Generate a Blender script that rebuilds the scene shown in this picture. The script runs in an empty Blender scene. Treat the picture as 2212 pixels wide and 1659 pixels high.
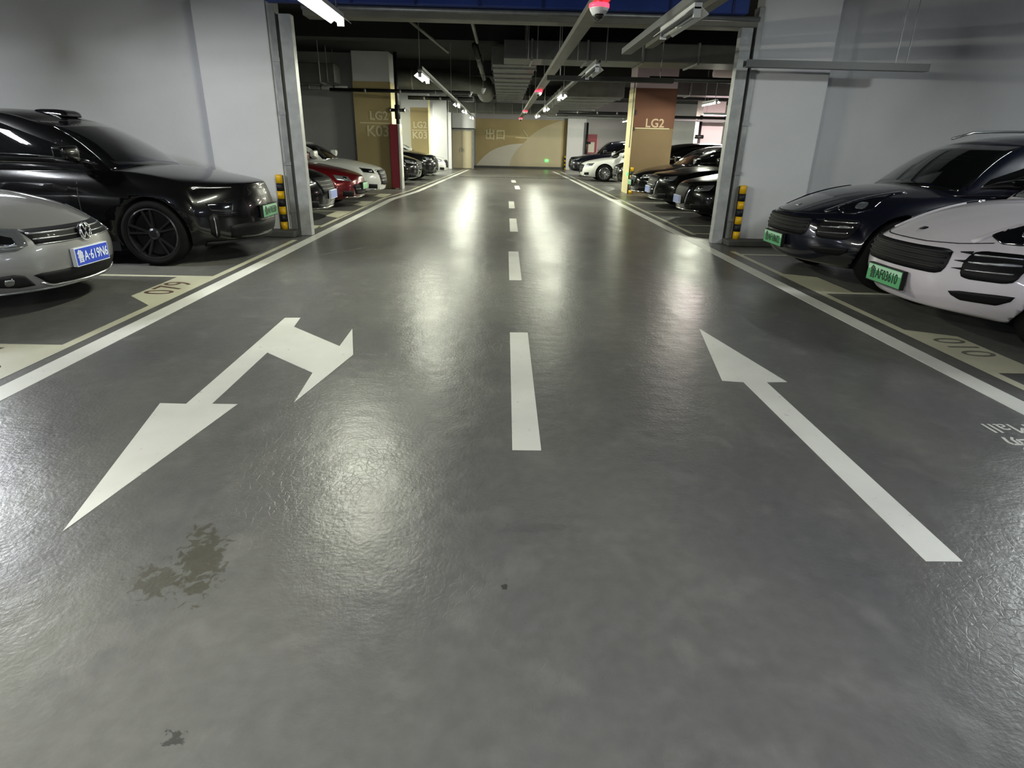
import bpy, bmesh, math, random
from mathutils import Vector, Matrix
from mathutils.bvhtree import BVHTree
random.seed(7)
PI = math.pi
D = bpy.data
SC = bpy.context.scene
COL = SC.collection

# ------------------------------------------------------------------ camera
cam_d = D.cameras.new('camera'); cam = D.objects.new('camera', cam_d); COL.objects.link(cam)
cam_d.sensor_fit = 'HORIZONTAL'; cam_d.sensor_width = 36.0
cam_d.lens = 1293.44 / 2212 * 36.0
cam_d.clip_start = 0.05; cam_d.clip_end = 200
r_ = Vector((0.99966956, -0.0143916, 0.02129916)); u_ = Vector((-0.01442078, 0.37193436, 0.92814701)); f_ = Vector((0.02127941, 0.92814747, -0.37160392))
M = Matrix.Identity(4)
for i in range(3):
    M[i][0] = r_[i]; M[i][1] = u_[i]; M[i][2] = -f_[i]
M.translation = Vector((0, 0, 1.42))
cam.matrix_world = M
SC.camera = cam

# ------------------------------------------------------------------ world, exposure
W = D.worlds.new('world'); SC.world = W; W.use_nodes = True
W.node_tree.nodes['Background'].inputs[0].default_value = (0.5, 0.55, 0.7, 1)
W.node_tree.nodes['Background'].inputs[1].default_value = 0.02
SC.view_settings.view_transform = 'Standard'; SC.view_settings.look = 'None'
SC.view_settings.gamma = 1.0; SC.view_settings.use_curve_mapping = False
SC.view_settings.exposure = 1.78
try:
    SC.cycles.use_denoising = True
    SC.cycles.max_bounces = 8; SC.cycles.diffuse_bounces = 5; SC.cycles.glossy_bounces = 4
    SC.cycles.sample_clamp_indirect = 6.0
    SC.cycles.caustics_reflective = False; SC.cycles.caustics_refractive = False
except Exception:
    pass
LAMP_WARM = (0.98, 1.0, 0.80); LAMP_COOL = (0.74, 0.80, 1.0); LAMP_PINK = (1.0, 0.74, 0.78)
LAMP_WATTS = 23.0     # each of the two slanted emitters of a tube

# ------------------------------------------------------------------ materials
MATS = {}
def srgb(h):
    if isinstance(h, str):
        h = h.lstrip('#'); c = [int(h[i:i+2], 16) / 255 for i in (0, 2, 4)]
    else:
        c = [v / 255 for v in h]
    return tuple((v / 12.92 if v <= .04045 else ((v + .055) / 1.055) ** 2.4) for v in c) + (1,)
def pbr(name, col, rough=.5, metal=0., coat=0., emit=None, es=0., noise=None, bump=None, spec=None, nscale=4.):
    if name in MATS: return MATS[name]
    m = D.materials.new(name); m.use_nodes = True; nt = m.node_tree; b = nt.nodes['Principled BSDF']
    c = col if len(col) == 4 and not isinstance(col, str) else srgb(col)
    b.inputs['Base Color'].default_value = c
    b.inputs['Roughness'].default_value = rough; b.inputs['Metallic'].default_value = metal
    if coat: b.inputs['Coat Weight'].default_value = coat; b.inputs['Coat Roughness'].default_value = .04
    if spec is not None: b.inputs['Specular IOR Level'].default_value = spec
    if emit: b.inputs['Emission Color'].default_value = tuple(emit) + (1,); b.inputs['Emission Strength'].default_value = es
    if noise:
        tc = nt.nodes.new('ShaderNodeTexCoord'); n = nt.nodes.new('ShaderNodeTexNoise'); n.inputs['Scale'].default_value = nscale; n.inputs['Detail'].default_value = 6
        mp = nt.nodes.new('ShaderNodeMapRange'); mp.inputs['From Min'].default_value = .3; mp.inputs['From Max'].default_value = .7
        mp.inputs['To Min'].default_value = 1 - noise; mp.inputs['To Max'].default_value = 1 + noise * .5
        mx = nt.nodes.new('ShaderNodeMix'); mx.data_type = 'RGBA'; mx.blend_type = 'MULTIPLY'; mx.inputs['Factor'].default_value = 1
        nt.links.new(tc.outputs['Object'], n.inputs['Vector']); nt.links.new(n.outputs['Fac'], mp.inputs['Value'])
        mx.inputs[6].default_value = c; nt.links.new(mp.outputs['Result'], mx.inputs[7]); nt.links.new(mx.outputs[2], b.inputs['Base Color'])
    if bump:
        tc = nt.nodes.new('ShaderNodeTexCoord'); n = nt.nodes.new('ShaderNodeTexNoise'); n.inputs['Scale'].default_value = bump[0]; n.inputs['Detail'].default_value = 4
        bp = nt.nodes.new('ShaderNodeBump'); bp.inputs['Strength'].default_value = bump[1]; bp.inputs['Distance'].default_value = .01
        nt.links.new(tc.outputs['Object'], n.inputs['Vector']); nt.links.new(n.outputs['Fac'], bp.inputs['Height']); nt.links.new(bp.outputs['Normal'], b.inputs['Normal'])
    MATS[name] = m
    return m

def floor_material():
    m = D.materials.new('sealed_concrete_floor'); m.use_nodes = True; nt = m.node_tree; N = nt.nodes; L = nt.links
    b = N['Principled BSDF']
    geo = N.new('ShaderNodeNewGeometry')
    def noise(sc, det=5, vec=None, dist=0., w=0.):
        n = N.new('ShaderNodeTexNoise'); n.inputs['Scale'].default_value = sc; n.inputs['Detail'].default_value = det
        n.inputs['Distortion'].default_value = dist
        L.new(vec if vec else geo.outputs['Position'], n.inputs['Vector']); return n.outputs['Fac']
    def rng(v, a, b_, c, d):
        q = N.new('ShaderNodeMapRange'); q.inputs['From Min'].default_value = a; q.inputs['From Max'].default_value = b_
        q.inputs['To Min'].default_value = c; q.inputs['To Max'].default_value = d; L.new(v, q.inputs['Value']); return q.outputs['Result']
    def math_(op, a, b_):
        q = N.new('ShaderNodeMath'); q.operation = op
        for i, v in enumerate((a, b_)):
            if isinstance(v, (int, float)): q.inputs[i].default_value = v
            else: L.new(v, q.inputs[i])
        return q.outputs[0]
    def mix(fac, a, b_, mode='MIX'):
        q = N.new('ShaderNodeMix'); q.data_type = 'RGBA'; q.blend_type = mode
        if isinstance(fac, (int, float)): q.inputs['Factor'].default_value = fac
        else: L.new(fac, q.inputs['Factor'])
        for i, v in ((6, a), (7, b_)):
            if isinstance(v, tuple): q.inputs[i].default_value = v
            else: L.new(v, q.inputs[i])
        return q.outputs[2]
    # stretched coordinates along the lane for tyre-polished streaks
    mp = N.new('ShaderNodeMapping'); mp.inputs['Scale'].default_value = (1, .45, 1); L.new(geo.outputs['Position'], mp.inputs['Vector'])
    big = rng(noise(.55, 4, mp.outputs['Vector']), .35, .65, 0, 1)
    med = rng(noise(1.8, 6, mp.outputs['Vector'], .25), .35, .7, 0, 1)
    fine = rng(noise(18, 5), .3, .75, 0, 1)
    col = mix(big, (.098, .096, .096, 1), (.146, .146, .132, 1))
    col = mix(rng(med, 0, 1, 0, .75), col, (.088, .088, .092, 1))
    c2 = N.new('ShaderNodeMix'); c2.data_type = 'RGBA'; c2.blend_type = 'MULTIPLY'; c2.inputs['Factor'].default_value = 1
    L.new(col, c2.inputs[6]); L.new(rng(fine, 0, 1, .9, 1.1), c2.inputs[7]); col = c2.outputs[2]
    # light scuffs
    scuff = rng(noise(4.5, 8, None, .3), .54, .76, 0, .42)
    col = mix(scuff, col, (.20, .195, .185, 1))
    # small dark specks
    speck = rng(noise(70, 2), .74, .80, 0, .5)
    col = mix(speck, col, (.045, .043, .036, 1))
    # individual stains: (x, y, rx, ry, angle, strength, colour, edge noise scale)
    def stain(x, y, rx, ry, ang, strength, c, nsc, thr=.0):
        v = N.new('ShaderNodeVectorMath'); v.operation = 'SUBTRACT'; L.new(geo.outputs['Position'], v.inputs[0]); v.inputs[1].default_value = (x, y, 0)
        vr = N.new('ShaderNodeVectorRotate'); vr.rotation_type = 'Z_AXIS'; vr.inputs['Angle'].default_value = ang; L.new(v.outputs[0], vr.inputs['Vector'])
        vm = N.new('ShaderNodeVectorMath'); vm.operation = 'MULTIPLY'; L.new(vr.outputs[0], vm.inputs[0]); vm.inputs[1].default_value = (1 / rx, 1 / ry, 0)
        ln = N.new('ShaderNodeVectorMath'); ln.operation = 'LENGTH'; L.new(vm.outputs[0], ln.inputs[0])
        d = math_('ADD', ln.outputs['Value'], rng(noise(nsc, 5, None, .8), .3, .7, -.75, .75))
        return rng(d, .75, 1.0, strength, 0)
    col2 = mix(stain(-1.07, 1.80, .075, .20, -.35, .72, 0, 26), col, (.052, .048, .032, 1))
    col2 = mix(stain(-1.17, 1.68, .07, .10, -.8, .6, 0, 24), col2, (.052, .048, .032, 1))
    col2 = mix(stain(-.81, 1.09, .028, .020, .4, .8, 0, 60), col2, (.03, .03, .028, 1))
    col2 = mix(stain(.03, 1.66, .011, .016, .0, .9, 0, 60), col2, (.03, .03, .028, 1))
    col2 = mix(stain(-1.83, 1.72, .03, .30, -.5, .35, 0, 20), col2, (.05, .05, .045, 1))
    col2 = mix(stain(.15, 2.0, .16, .03, .0, .35, 0, 20), col2, (.06, .06, .062, 1))
    L.new(col2, b.inputs['Base Color'])
    # gloss: sealed, slightly worn
    L.new(rng(noise(2.6, 5, mp.outputs['Vector'], .2), .3, .7, .285, .345), b.inputs['Roughness'])
    b.inputs['Specular IOR Level'].default_value = .36
    # fine relief and hairline crazing
    vo = N.new('ShaderNodeTexVoronoi'); vo.feature = 'DISTANCE_TO_EDGE'; vo.inputs['Scale'].default_value = 26
    wv = N.new('ShaderNodeVectorMath'); wv.operation = 'ADD'; L.new(geo.outputs['Position'], wv.inputs[0])
    nn = N.new('ShaderNodeTexNoise'); nn.inputs['Scale'].default_value = 14; L.new(geo.outputs['Position'], nn.inputs['Vector'])
    sc = N.new('ShaderNodeVectorMath'); sc.operation = 'SCALE'; sc.inputs['Scale'].default_value = .022; L.new(nn.outputs['Color'], sc.inputs[0]); L.new(sc.outputs[0], wv.inputs[1])
    L.new(wv.outputs[0], vo.inputs['Vector'])
    crack = rng(vo.outputs['Distance'], 0, .05, 0, 1)
    crackmask = rng(noise(1.1, 3), .42, .6, 0, 1)
    ch = math_('MULTIPLY', math_('SUBTRACT', crack, 1.), crackmask)
    h = math_('ADD', math_('MULTIPLY', ch, .15), math_('MULTIPLY', noise(60, 4), .55))
    h = math_('ADD', h, math_('MULTIPLY', noise(7, 3), 1.5))
    bp = N.new('ShaderNodeBump'); bp.inputs['Strength'].default_value = .6; bp.inputs['Distance'].default_value = .004
    L.new(h, bp.inputs['Height']); L.new(bp.outputs['Normal'], b.inputs['Normal'])
    return m

def paint_mark(name, col, wear=.45, rough=.42):
    """road paint with chips and grey tyre dirt"""
    if name in MATS: return MATS[name]
    m = D.materials.new(name); m.use_nodes = True; nt = m.node_tree; N = nt.nodes; L = nt.links; b = N['Principled BSDF']
    geo = N.new('ShaderNodeNewGeometry')
    n1 = N.new('ShaderNodeTexNoise'); n1.inputs['Scale'].default_value = 22; n1.inputs['Detail'].default_value = 6; L.new(geo.outputs['Position'], n1.inputs['Vector'])
    n2 = N.new('ShaderNodeTexNoise'); n2.inputs['Scale'].default_value = 1.3; n2.inputs['Detail'].default_value = 5; L.new(geo.outputs['Position'], n2.inputs['Vector'])
    r1 = N.new('ShaderNodeMapRange'); r1.inputs['From Min'].default_value = .66; r1.inputs['From Max'].default_value = .73; r1.inputs['To Max'].default_value = wear; L.new(n1.outputs['Fac'], r1.inputs['Value'])
    r2 = N.new('ShaderNodeMapRange'); r2.inputs['From Min'].default_value = .35; r2.inputs['From Max'].default_value = .7; r2.inputs['To Min'].default_value = 1.04; r2.inputs['To Max'].default_value = .80; L.new(n2.outputs['Fac'], r2.inputs['Value'])
    mx = N.new('ShaderNodeMix'); mx.data_type = 'RGBA'; mx.blend_type = 'MULTIPLY'; mx.inputs['Factor'].default_value = 1
    mx.inputs[6].default_value = srgb(col); L.new(r2.outputs['Result'], mx.inputs[7])
    m2 = N.new('ShaderNodeMix'); m2.data_type = 'RGBA'; L.new(r1.outputs['Result'], m2.inputs['Factor']); L.new(mx.outputs[2], m2.inputs[6]); m2.inputs[7].default_value = (.14, .14, .12, 1)
    L.new(m2.outputs[2], b.inputs['Base Color']); b.inputs['Roughness'].default_value = rough
    MATS[name] = m; return m

def wall_material(name, col, dirt=.1):
    if name in MATS: return MATS[name]
    return pbr(name, col, rough=.85, noise=dirt, nscale=.9, bump=(35, .15), spec=.2)

M_floor = floor_material()
M_white_line = paint_mark('white_lane_paint', (222, 222, 216))
M_cream_line = paint_mark('cream_bay_paint', (196, 194, 172), .6)
M_joint = pbr('joint_filler', (38, 38, 36), .8)
M_digit = pbr('dark_stencil_paint', (88, 62, 52), .7, noise=.3, nscale=30)
M_wall = wall_material('white_plaster', (222, 223, 226), .07)
M_wall2 = wall_material('grey_white_plaster', (170, 170, 172), .08)
M_plinth = pbr('grey_plinth', (78, 78, 76), .7, noise=.2)
M_ceil = pbr('dark_ceiling_concrete', (36, 38, 38), .9, noise=.3, nscale=1.2)
M_blue = pbr('blue_sheet', (34, 62, 138), .5, noise=.15, nscale=3)
M_steel = pbr('galvanised_steel', (150, 152, 150), .45, metal=.6, noise=.25, nscale=6)
M_jamb = pbr('painted_jamb_steel', (178, 180, 180), .5, metal=.15, noise=.22, nscale=7)
M_duct = pbr('duct_sheet', (112, 114, 110), .5, metal=.5, noise=.2, nscale=3)
M_darkpipe = pbr('black_pipe', (28, 28, 30), .4, metal=.2)
M_greypipe = pbr('grey_pipe', (118, 121, 120), .5, metal=.3)
M_tray = pbr('tray_paint', (120, 118, 108), .55, metal=.2, noise=.15)
M_lamp_white = pbr('lamp_enamel', (225, 228, 230), .4)
M_lens = pbr('black_lens', (12, 12, 14), .08, coat=.6)
M_ochre = wall_material('ochre_paint', (178, 162, 120), .08)
M_ochre_l = wall_material('pale_ochre_paint', (196, 184, 142), .06)
M_beige = wall_material('beige_paint', (196, 186, 158), .06)
M_dome = wall_material('pale_grey_paint', (206, 204, 192), .05)
M_brown = wall_material('brown_paint', (112, 80, 66), .08)
M_cream = wall_material('cream_paint', (214, 204, 160), .08)
M_letter = pbr('pale_letter_paint', (214, 206, 172), .7)
M_red = pbr('red_cabinet_paint', (128, 24, 44), .5)
M_silver = pbr('silver_trim', (190, 190, 186), .3, metal=.7)
M_yellow = pbr('reflective_yellow', (238, 186, 20), .35, noise=.12, nscale=20)
M_black = pbr('black_rubber', (22, 22, 26), .55)
M_chrome = pbr('chrome', (225, 228, 230), .08, metal=1.)
M_chrome_soft = pbr('satin_chrome', (190, 192, 195), .25, metal=.9)
M_glass = pbr('tinted_glass', (10, 11, 12), .03, coat=1., spec=.6)
M_lampglass = pbr('headlamp_glass', (120, 124, 130), .08, metal=.6, coat=1.)
M_darklamp = pbr('smoked_lamp_glass', (14, 15, 20), .06, coat=1.)
M_tyre = pbr('tyre_rubber', (13, 13, 13), .85, bump=(60, .2), spec=.15)
M_rim_dark = pbr('dark_alloy', (66, 66, 68), .3, metal=.8, coat=.4)
M_rim_silver = pbr('silver_alloy', (170, 172, 175), .25, metal=.85)
M_grille = pbr('black_grille_plastic', (12, 12, 15), .6, spec=.2)
M_plast = pbr('dark_plastic_trim', (26, 26, 28), .6, spec=.3)
M_arch = pbr('wheel_well_black', (8, 8, 8), .9)
M_plate_b = pbr('plate_blue', (24, 62, 190), .35)
M_plate_g = pbr('plate_green', (84, 160, 108), .4)
M_plate_w = pbr('plate_white', (225, 230, 240), .4)
M_plate_bf = pbr('plate_blue_glare', (120, 134, 190), .35); M_plate_gf = pbr('plate_green_glare', (140, 196, 150), .4)  # far plates: overexposed glare mixed into the paler base colour
M_plate_k = pbr('plate_black_ink', (20, 50, 34), .5)
M_redled = pbr('red_led', (255, 40, 50), .4, emit=(1, .03, .06), es=1.3)
M_greenled = pbr('green_led', (40, 255, 60), .4, emit=(.08, 1, .12), es=1.2)
M_pink = wall_material('pink_white_plaster', (214, 196, 200), .05)

# ------------------------------------------------------------------ builders
def link(name, me, mat=None, parent=None, smooth=False, kind=None, mats=None):
    if mats:
        for q in mats: me.materials.append(q)
    elif mat and not me.materials: me.materials.append(mat)
    if smooth:
        me.polygons.foreach_set('use_smooth', [True] * len(me.polygons))
    o = D.objects.new(name, me); COL.objects.link(o)
    if parent: o.parent = parent
    if kind: o['kind'] = kind
    return o
def tag(o, label, cat, group=None):
    o['label'] = label; o['category'] = cat
    if group: o['group'] = group
    return o
def thing(name, label, cat, loc=(0, 0, 0), rotz=0, group=None):
    o = D.objects.new(name, None); COL.objects.link(o); o.location = loc; o.rotation_euler = (0, 0, rotz); o.empty_display_size = .2
    return tag(o, label, cat, group)
def part_label(o, s): o['label'] = s; return o

class MB:
    def __init__(s): s.v = []; s.f = []; s.m = []
    def add(s, vs, fs, mi=0):
        n = len(s.v); s.v += [tuple(v) for v in vs]; s.f += [tuple(i + n for i in f) for f in fs]; s.m += [mi] * len(fs); return s
    def box(s, x0, x1, y0, y1, z0, z1, mi=0, rot=None):
        vs = [(x, y, z) for z in (z0, z1) for y in (y0, y1) for x in (x0, x1)]
        if rot is not None: vs = [tuple(rot @ Vector(v)) for v in vs]
        return s.add(vs, [(0, 2, 3, 1), (4, 5, 7, 6), (0, 1, 5, 4), (2, 6, 7, 3), (0, 4, 6, 2), (1, 3, 7, 5)], mi)
    def bar(s, a, b, w, h, mi=0, up=(0, 0, 1)):
        a = Vector(a); b = Vector(b); d = (b - a).normalized(); up = Vector(up)
        if abs(d.dot(up)) > .98: up = Vector((0, 1, 0))
        x = d.cross(up).normalized() * (w / 2); y = x.cross(d).normalized() * (h / 2)
        vs = [p + i * x + j * y for p in (a, b) for i, j in ((-1, -1), (1, -1), (1, 1), (-1, 1))]
        return s.add(vs, [(0, 1, 2, 3), (7, 6, 5, 4), (0, 4, 5, 1), (1, 5, 6, 2), (2, 6, 7, 3), (3, 7, 4, 0)], mi)
    def tube(s, pts, r, n=10, mi=0, cap=True):
        pts = [Vector(p) for p in pts]; rings = []
        rr = r if isinstance(r, (list, tuple)) else [r] * len(pts)
        for i, p in enumerate(pts):
            d = ((pts[min(i + 1, len(pts) - 1)] - pts[max(i - 1, 0)])).normalized()
            up = Vector((0, 0, 1)) if abs(d.z) < .95 else Vector((0, 1, 0))
            x = d.cross(up).normalized(); y = x.cross(d).normalized()
            rings.append([p + rr[i] * (math.cos(2 * PI * k / n) * x + math.sin(2 * PI * k / n) * y) for k in range(n)])
        vs = [v for q in rings for v in q]; fs = []
        for i in range(len(pts) - 1):
            for k in range(n):
                fs.append((i * n + k, i * n + (k + 1) % n, (i + 1) * n + (k + 1) % n, (i + 1) * n + k))
        if cap: fs += [tuple(range(n))[::-1], tuple(range((len(pts) - 1) * n, len(pts) * n))]
        return s.add(vs, fs, mi)
    def lathe(s, prof, axis='z', n=24, c=(0, 0, 0), mi=0, closed=False):
        c = Vector(c); vs = []; fs = []
        for r, h in prof:
            for k in range(n):
                a = 2 * PI * k / n; ca, sa = r * math.cos(a), r * math.sin(a)
                p = (ca, sa, h) if axis == 'z' else ((ca, h, sa) if axis == 'y' else (h, ca, sa))
                vs.append(c + Vector(p))
        m = len(prof)
        for i in range(m if closed else m - 1):
            j = (i + 1) % m
            for k in range(n): fs.append((i * n + k, i * n + (k + 1) % n, j * n + (k + 1) % n, j * n + k))
        if not closed:
            if prof[0][0] > 1e-4: fs.append(tuple(range(n))[::-1])
            if prof[-1][0] > 1e-4: fs.append(tuple(range((m - 1) * n, m * n)))
        return s.add(vs, fs, mi)
    def prism(s, poly, z0, z1, plane='xy', mi=0):
        n = len(poly)
        def P(a, b, c): return {'xy': (a, b, c), 'xz': (a, c, b), 'yz': (c, a, b)}[plane]
        vs = [P(a, b, z0) for a, b in poly] + [P(a, b, z1) for a, b in poly]
        fs = [tuple(range(n))[::-1], tuple(range(n, 2 * n))] + [(i, (i + 1) % n, n + (i + 1) % n, n + i) for i in range(n)]
        return s.add(vs, fs, mi)
    def mesh(s, name='m', norm=True):
        me = D.meshes.new(name); me.from_pydata(s.v, [], s.f); me.polygons.foreach_set('material_index', s.m)
        if norm:
            bm = bmesh.new(); bm.from_mesh(me); bmesh.ops.recalc_face_normals(bm, faces=bm.faces); bm.to_mesh(me); bm.free()
        me.update(); return me
    def build(s, name, mat, parent=None, smooth=False, kind=None, mats=None):
        return link(name, s.mesh(name), mat, parent, smooth, kind, mats)

def bevel_mesh(me, w, seg=2, ang=.6):
    bm = bmesh.new(); bm.from_mesh(me)
    ed = [e for e in bm.edges if len(e.link_faces) == 2 and e.calc_face_angle(0) > ang]
    bmesh.ops.bevel(bm, geom=ed, offset=w, segments=seg, affect='EDGES', profile=.5); bm.to_mesh(me); bm.free(); return me

def text_mesh(body, size, depth=.002, squash=1., align='CENTER', bold=0.):
    cu = D.curves.new('txt', 'FONT'); cu.body = body; cu.size = size; cu.extrude = depth; cu.align_x = align; cu.align_y = 'CENTER'; cu.offset = bold; cu.resolution_u = 3
    o = D.objects.new('txt', cu); COL.objects.link(o)
    dg = bpy.context.evaluated_depsgraph_get(); dg.update()
    me = D.meshes.new_from_object(o.evaluated_get(dg)); D.objects.remove(o); D.curves.remove(cu)
    me.materials.clear()
    for v in me.vertices: v.co.x *= squash
    return me
def text_obj(name, body, size, mat, parent, mtx, depth=.002, squash=1., align='CENTER', bold=0.):
    me = text_mesh(body, size, depth, squash, align, bold); me.transform(mtx)
    return link(name, me, mat, parent)

def basis(origin, ex, ey):
    ex = Vector(ex).normalized(); ey = Vector(ey).normalized(); ez = ex.cross(ey)
    m = Matrix.Identity(4)
    for i in range(3): m[i][0] = ex[i]; m[i][1] = ey[i]; m[i][2] = ez[i]
    m.translation = Vector(origin); return m

# ------------------------------------------------------------------ setting: floor, ceiling, walls
mb = MB(); mb.add([(-16, -10, 0), (17, -10, 0), (17, 42, 0), (-16, 42, 0), (-16, -10, -.2), (17, -10, -.2), (17, 42, -.2), (-16, 42, -.2)],
                  [(0, 1, 2, 3), (7, 6, 5, 4), (0, 4, 5, 1), (1, 5, 6, 2), (2, 6, 7, 3), (3, 7, 4, 0)])
mb.build('floor', M_floor, kind='structure')
MB().box(-16, 17, -10, 42, 3.95, 4.15).build('ceiling', M_ceil, kind='structure')
MB().box(-16, -4.35, 10.1, 10.35, 0, 3.95).build('wall_left', M_wall, kind='structure')
MB().box(4.75, 17, 10.1, 10.35, 0, 3.95).build('wall_right', M_wall, kind='structure')
back = MB().box(-16, 17, 40.5, 40.7, 0, 3.95).build('wall_back', M_wall2, kind='structure')
MB().box(-16, 17, -10.2, -10, 0, 3.95).build('wall_front', M_wall2, kind='structure')
MB().box(-16.2, -16, -10, 42, 0, 3.95).build('wall_far_left', M_wall2, kind='structure')
MB().box(17, 17.2, -10, 42, 0, 3.95).build('wall_far_right', M_wall2, kind='structure')
MB().box(-16, -4.72, 21.1, 21.3, 0, 3.95).build('wall_middle_left', M_wall2, kind='structure')
MB().box(-16, -3.0, 37.8, 38.0, 0, 3.95).build('wall_recess', M_wall, kind='structure')

def column(name, x0, x1, y0, y1, label, mat, ztop=3.95, plinth=None):
    t = thing(name, label, 'pillar', ((x0 + x1) / 2, (y0 + y1) / 2, 0))
    cx, cy = (x0 + x1) / 2, (y0 + y1) / 2
    me = MB().box(x0 - cx, x1 - cx, y0 - cy, y1 - cy, 0, ztop).mesh(); bevel_mesh(me, .015)
    link('shaft', me, mat, t)
    if plinth:
        a0, a1, b0, b1, h = plinth
        link('plinth', bevel_mesh(MB().box(a0 - cx, a1 - cx, b0 - cy, b1 - cy, 0, h).mesh(), .02), M_plinth, t)
    return t, cx, cy

column('pillar', -4.40, -3.36, 9.80, 10.1, 'white pillar with grey plinth beside the black crossover, left of the gateway', M_wall, plinth=(-4.4, -3.2, 9.52, 9.8, .10))
column('pillar', 3.68, 4.80, 9.80, 10.1, 'white pillar with grey plinth beside the dark blue SUV, right of the gateway', M_wall, plinth=(3.56, 4.95, 9.50, 9.8, .09))

# steel shutter jambs of the gateway
def jamb(s, x_in, label):
    t = thing('shutter_jamb', label, 'door frame', (x_in, 9.85, 0))
    link('front_plate', bevel_mesh(MB().box(*sorted((0, s * .17)), -.05, .10, 0, 3.06).mesh(), .006), M_jamb, t)
    MB().box(*sorted((s * .17, s * .21)), .02, .14, 0, 3.06).build('shadow_gap', M_greypipe, t)
    link('guide_channel', bevel_mesh(MB().box(*sorted((s * .21, s * .29)), -.07, .12, 0.08, 3.3).mesh(), .005), M_steel, t)
    link('side_plate', bevel_mesh(MB().box(*sorted((s * .29, s * .335)), -.03, .12, 0.08, 3.3).mesh(), .005), M_jamb, t)
    m = MB()
    for z in (.35, 1.05, 1.75, 2.45): m.box(*sorted((s * .20, s * .30)), -.085, -.06, z, z + .05)
    m.build('bracket', M_steel, t)
jamb(-1, -3.02, 'grey steel shutter jamb between the white pillar and the far cars on the left')
jamb(1, 3.40, 'grey steel shutter jamb on the right edge of the gateway')
# lintel + blue shutter box
t = thing('gateway_lintel', 'grey lintel beam with rolled front lip spanning the top of the gateway', 'beam', (.2, 9.9, 3.04))
link('beam', bevel_mesh(MB().box(-3.04, 3.42, -.12, .2, 0, .13).mesh(), .015), M_tray, t)
MB().tube([(-3.04, -.14, .10), (3.42, -.14, .10)], .032, 10).build('lip', M_steel, t, True)
t = thing('shutter_box', 'long dark blue shutter box above the gateway lintel', 'shutter box', (.2, 9.75, 3.175))
link('casing', bevel_mesh(MB().box(-3.5, 3.2, -.14, .04, 0, .76).mesh(), .02), M_blue, t)
for i in range(8): MB().box(-3.2 + i * .88, -3.17 + i * .88, -.15, -.14, 0, .76).build('seam', pbr('blue_seam', (18, 38, 92), .5), t)

def guard(x, y, z, label):
    t = thing('corner_guard', label, 'bumper post', (x, y, z))
    h = .115
    for k in range(7):
        prof = [(.052, k * h), (.052, (k + 1) * h)]
        if k == 6: prof.append((.045, (k + 1) * h + .008))
        MB().lathe(prof, 'z', 16).build('yellow_band' if k % 2 == 0 else 'black_band', M_yellow if k % 2 == 0 else M_black, t, True)
    MB().box(-.05, .05, .03, .052, 0, 7 * h - .002).build('backing_strip', M_black, t)
guard(-3.42, 9.74, .10, 'yellow and black striped guard post on the left white pillar')
guard(3.755, 9.73, .09, 'yellow and black striped guard post on the right white pillar')

# ------------------------------------------------------------------ road markings
def flat(name, poly, mat, label, cat='road marking', group=None, z=.0022, parent=None):
    bm = bmesh.new(); vs = [bm.verts.new((x, y, z)) for x, y in poly]; lo = [bm.verts.new((x, y, .0002)) for x, y in poly]
    f = bm.faces.new(vs); n = len(vs)
    if f.normal.z < 0: pass
    for i in range(n): bm.faces.new((vs[i], lo[i], lo[(i + 1) % n], vs[(i + 1) % n]))
    bmesh.ops.recalc_face_normals(bm, faces=bm.faces)
    bm.normal_update()
    top = [q for q in bm.faces if len(q.verts) == n and abs(q.normal.z) > .9]
    if top and top[0].normal.z < 0: bmesh.ops.reverse_faces(bm, faces=bm.faces)
    bmesh.ops.triangulate(bm, faces=[q for q in bm.faces if len(q.verts) > 4])
    me = D.meshes.new(name); bm.to_mesh(me); bm.free()
    o = link(name, me, mat, parent)
    if parent is None: tag(o, label, cat, group)
    return o
def rect(x0, x1, y0, y1): return [(x0, y0), (x1, y0), (x1, y1), (x0, y1)]
flat('edge_line', [(-3.00, -6), (-2.84, -6), (-2.84, 16.5), (-2.56, 19.4), (-1.86, 37.2), (-2.02, 37.2), (-2.70, 19.5), (-3.00, 16.7)], M_white_line, 'long white edge line along the left side of the driving lane')
flat('edge_line', [(3.12, -6), (3.29, -6), (3.24, 12), (3.14, 30), (3.0, 37), (2.86, 37), (3.0, 30), (3.08, 12)], M_white_line, 'long white edge line along the right side of the driving lane')
dash_names = ['nearest white centre dash, long block between the two arrows', 'second white centre dash beyond the nearest one', 'third white centre dash, level with the gateway posts',
              'fourth white centre dash, just beyond the gateway', 'fifth white centre dash, short block far down the lane', 'sixth white centre dash, last short block before the joint']
for (y0, y1, xa, xb, dx), lb in zip([(2.655, 4.67, .07, .215, .01), (6.68, 8.62, .095, .235, .01), (10.72, 12.70, .15, .29, .01), (14.8, 16.68, .17, .31, .01), (21.4, 23.2, .45, .62, -.0), (25.2, 26.9, .38, .56, .0)], dash_names):
    flat('centre_dash', [(xa, y0), (xb, y0), (xb + dx, y1), (xa + dx, y1)], M_white_line, lb, group='centre line dashes')
flat('turn_arrow', [(-1.67, 1.95), (-1.50, 3.17), (-1.645, 3.17), (-1.66, 4.08), (-1.225, 3.69), (-1.19, 3.20), (-1.045, 4.06), (-1.20, 4.70), (-1.19, 4.25), (-1.68, 4.73), (-1.71, 5.00), (-1.84, 4.99), (-1.79, 3.165), (-1.94, 3.17)],
     M_white_line, 'white painted arrow pointing towards the viewer with a branch turning right')
flat('straight_arrow', [(1.69, 4.87), (1.47, 3.655), (1.605, 3.635), (1.61, 1.815), (1.75, 1.815), (1.76, 3.64), (1.90, 3.65)], M_white_line, 'white painted arrow pointing away down the lane, on the right')

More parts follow.
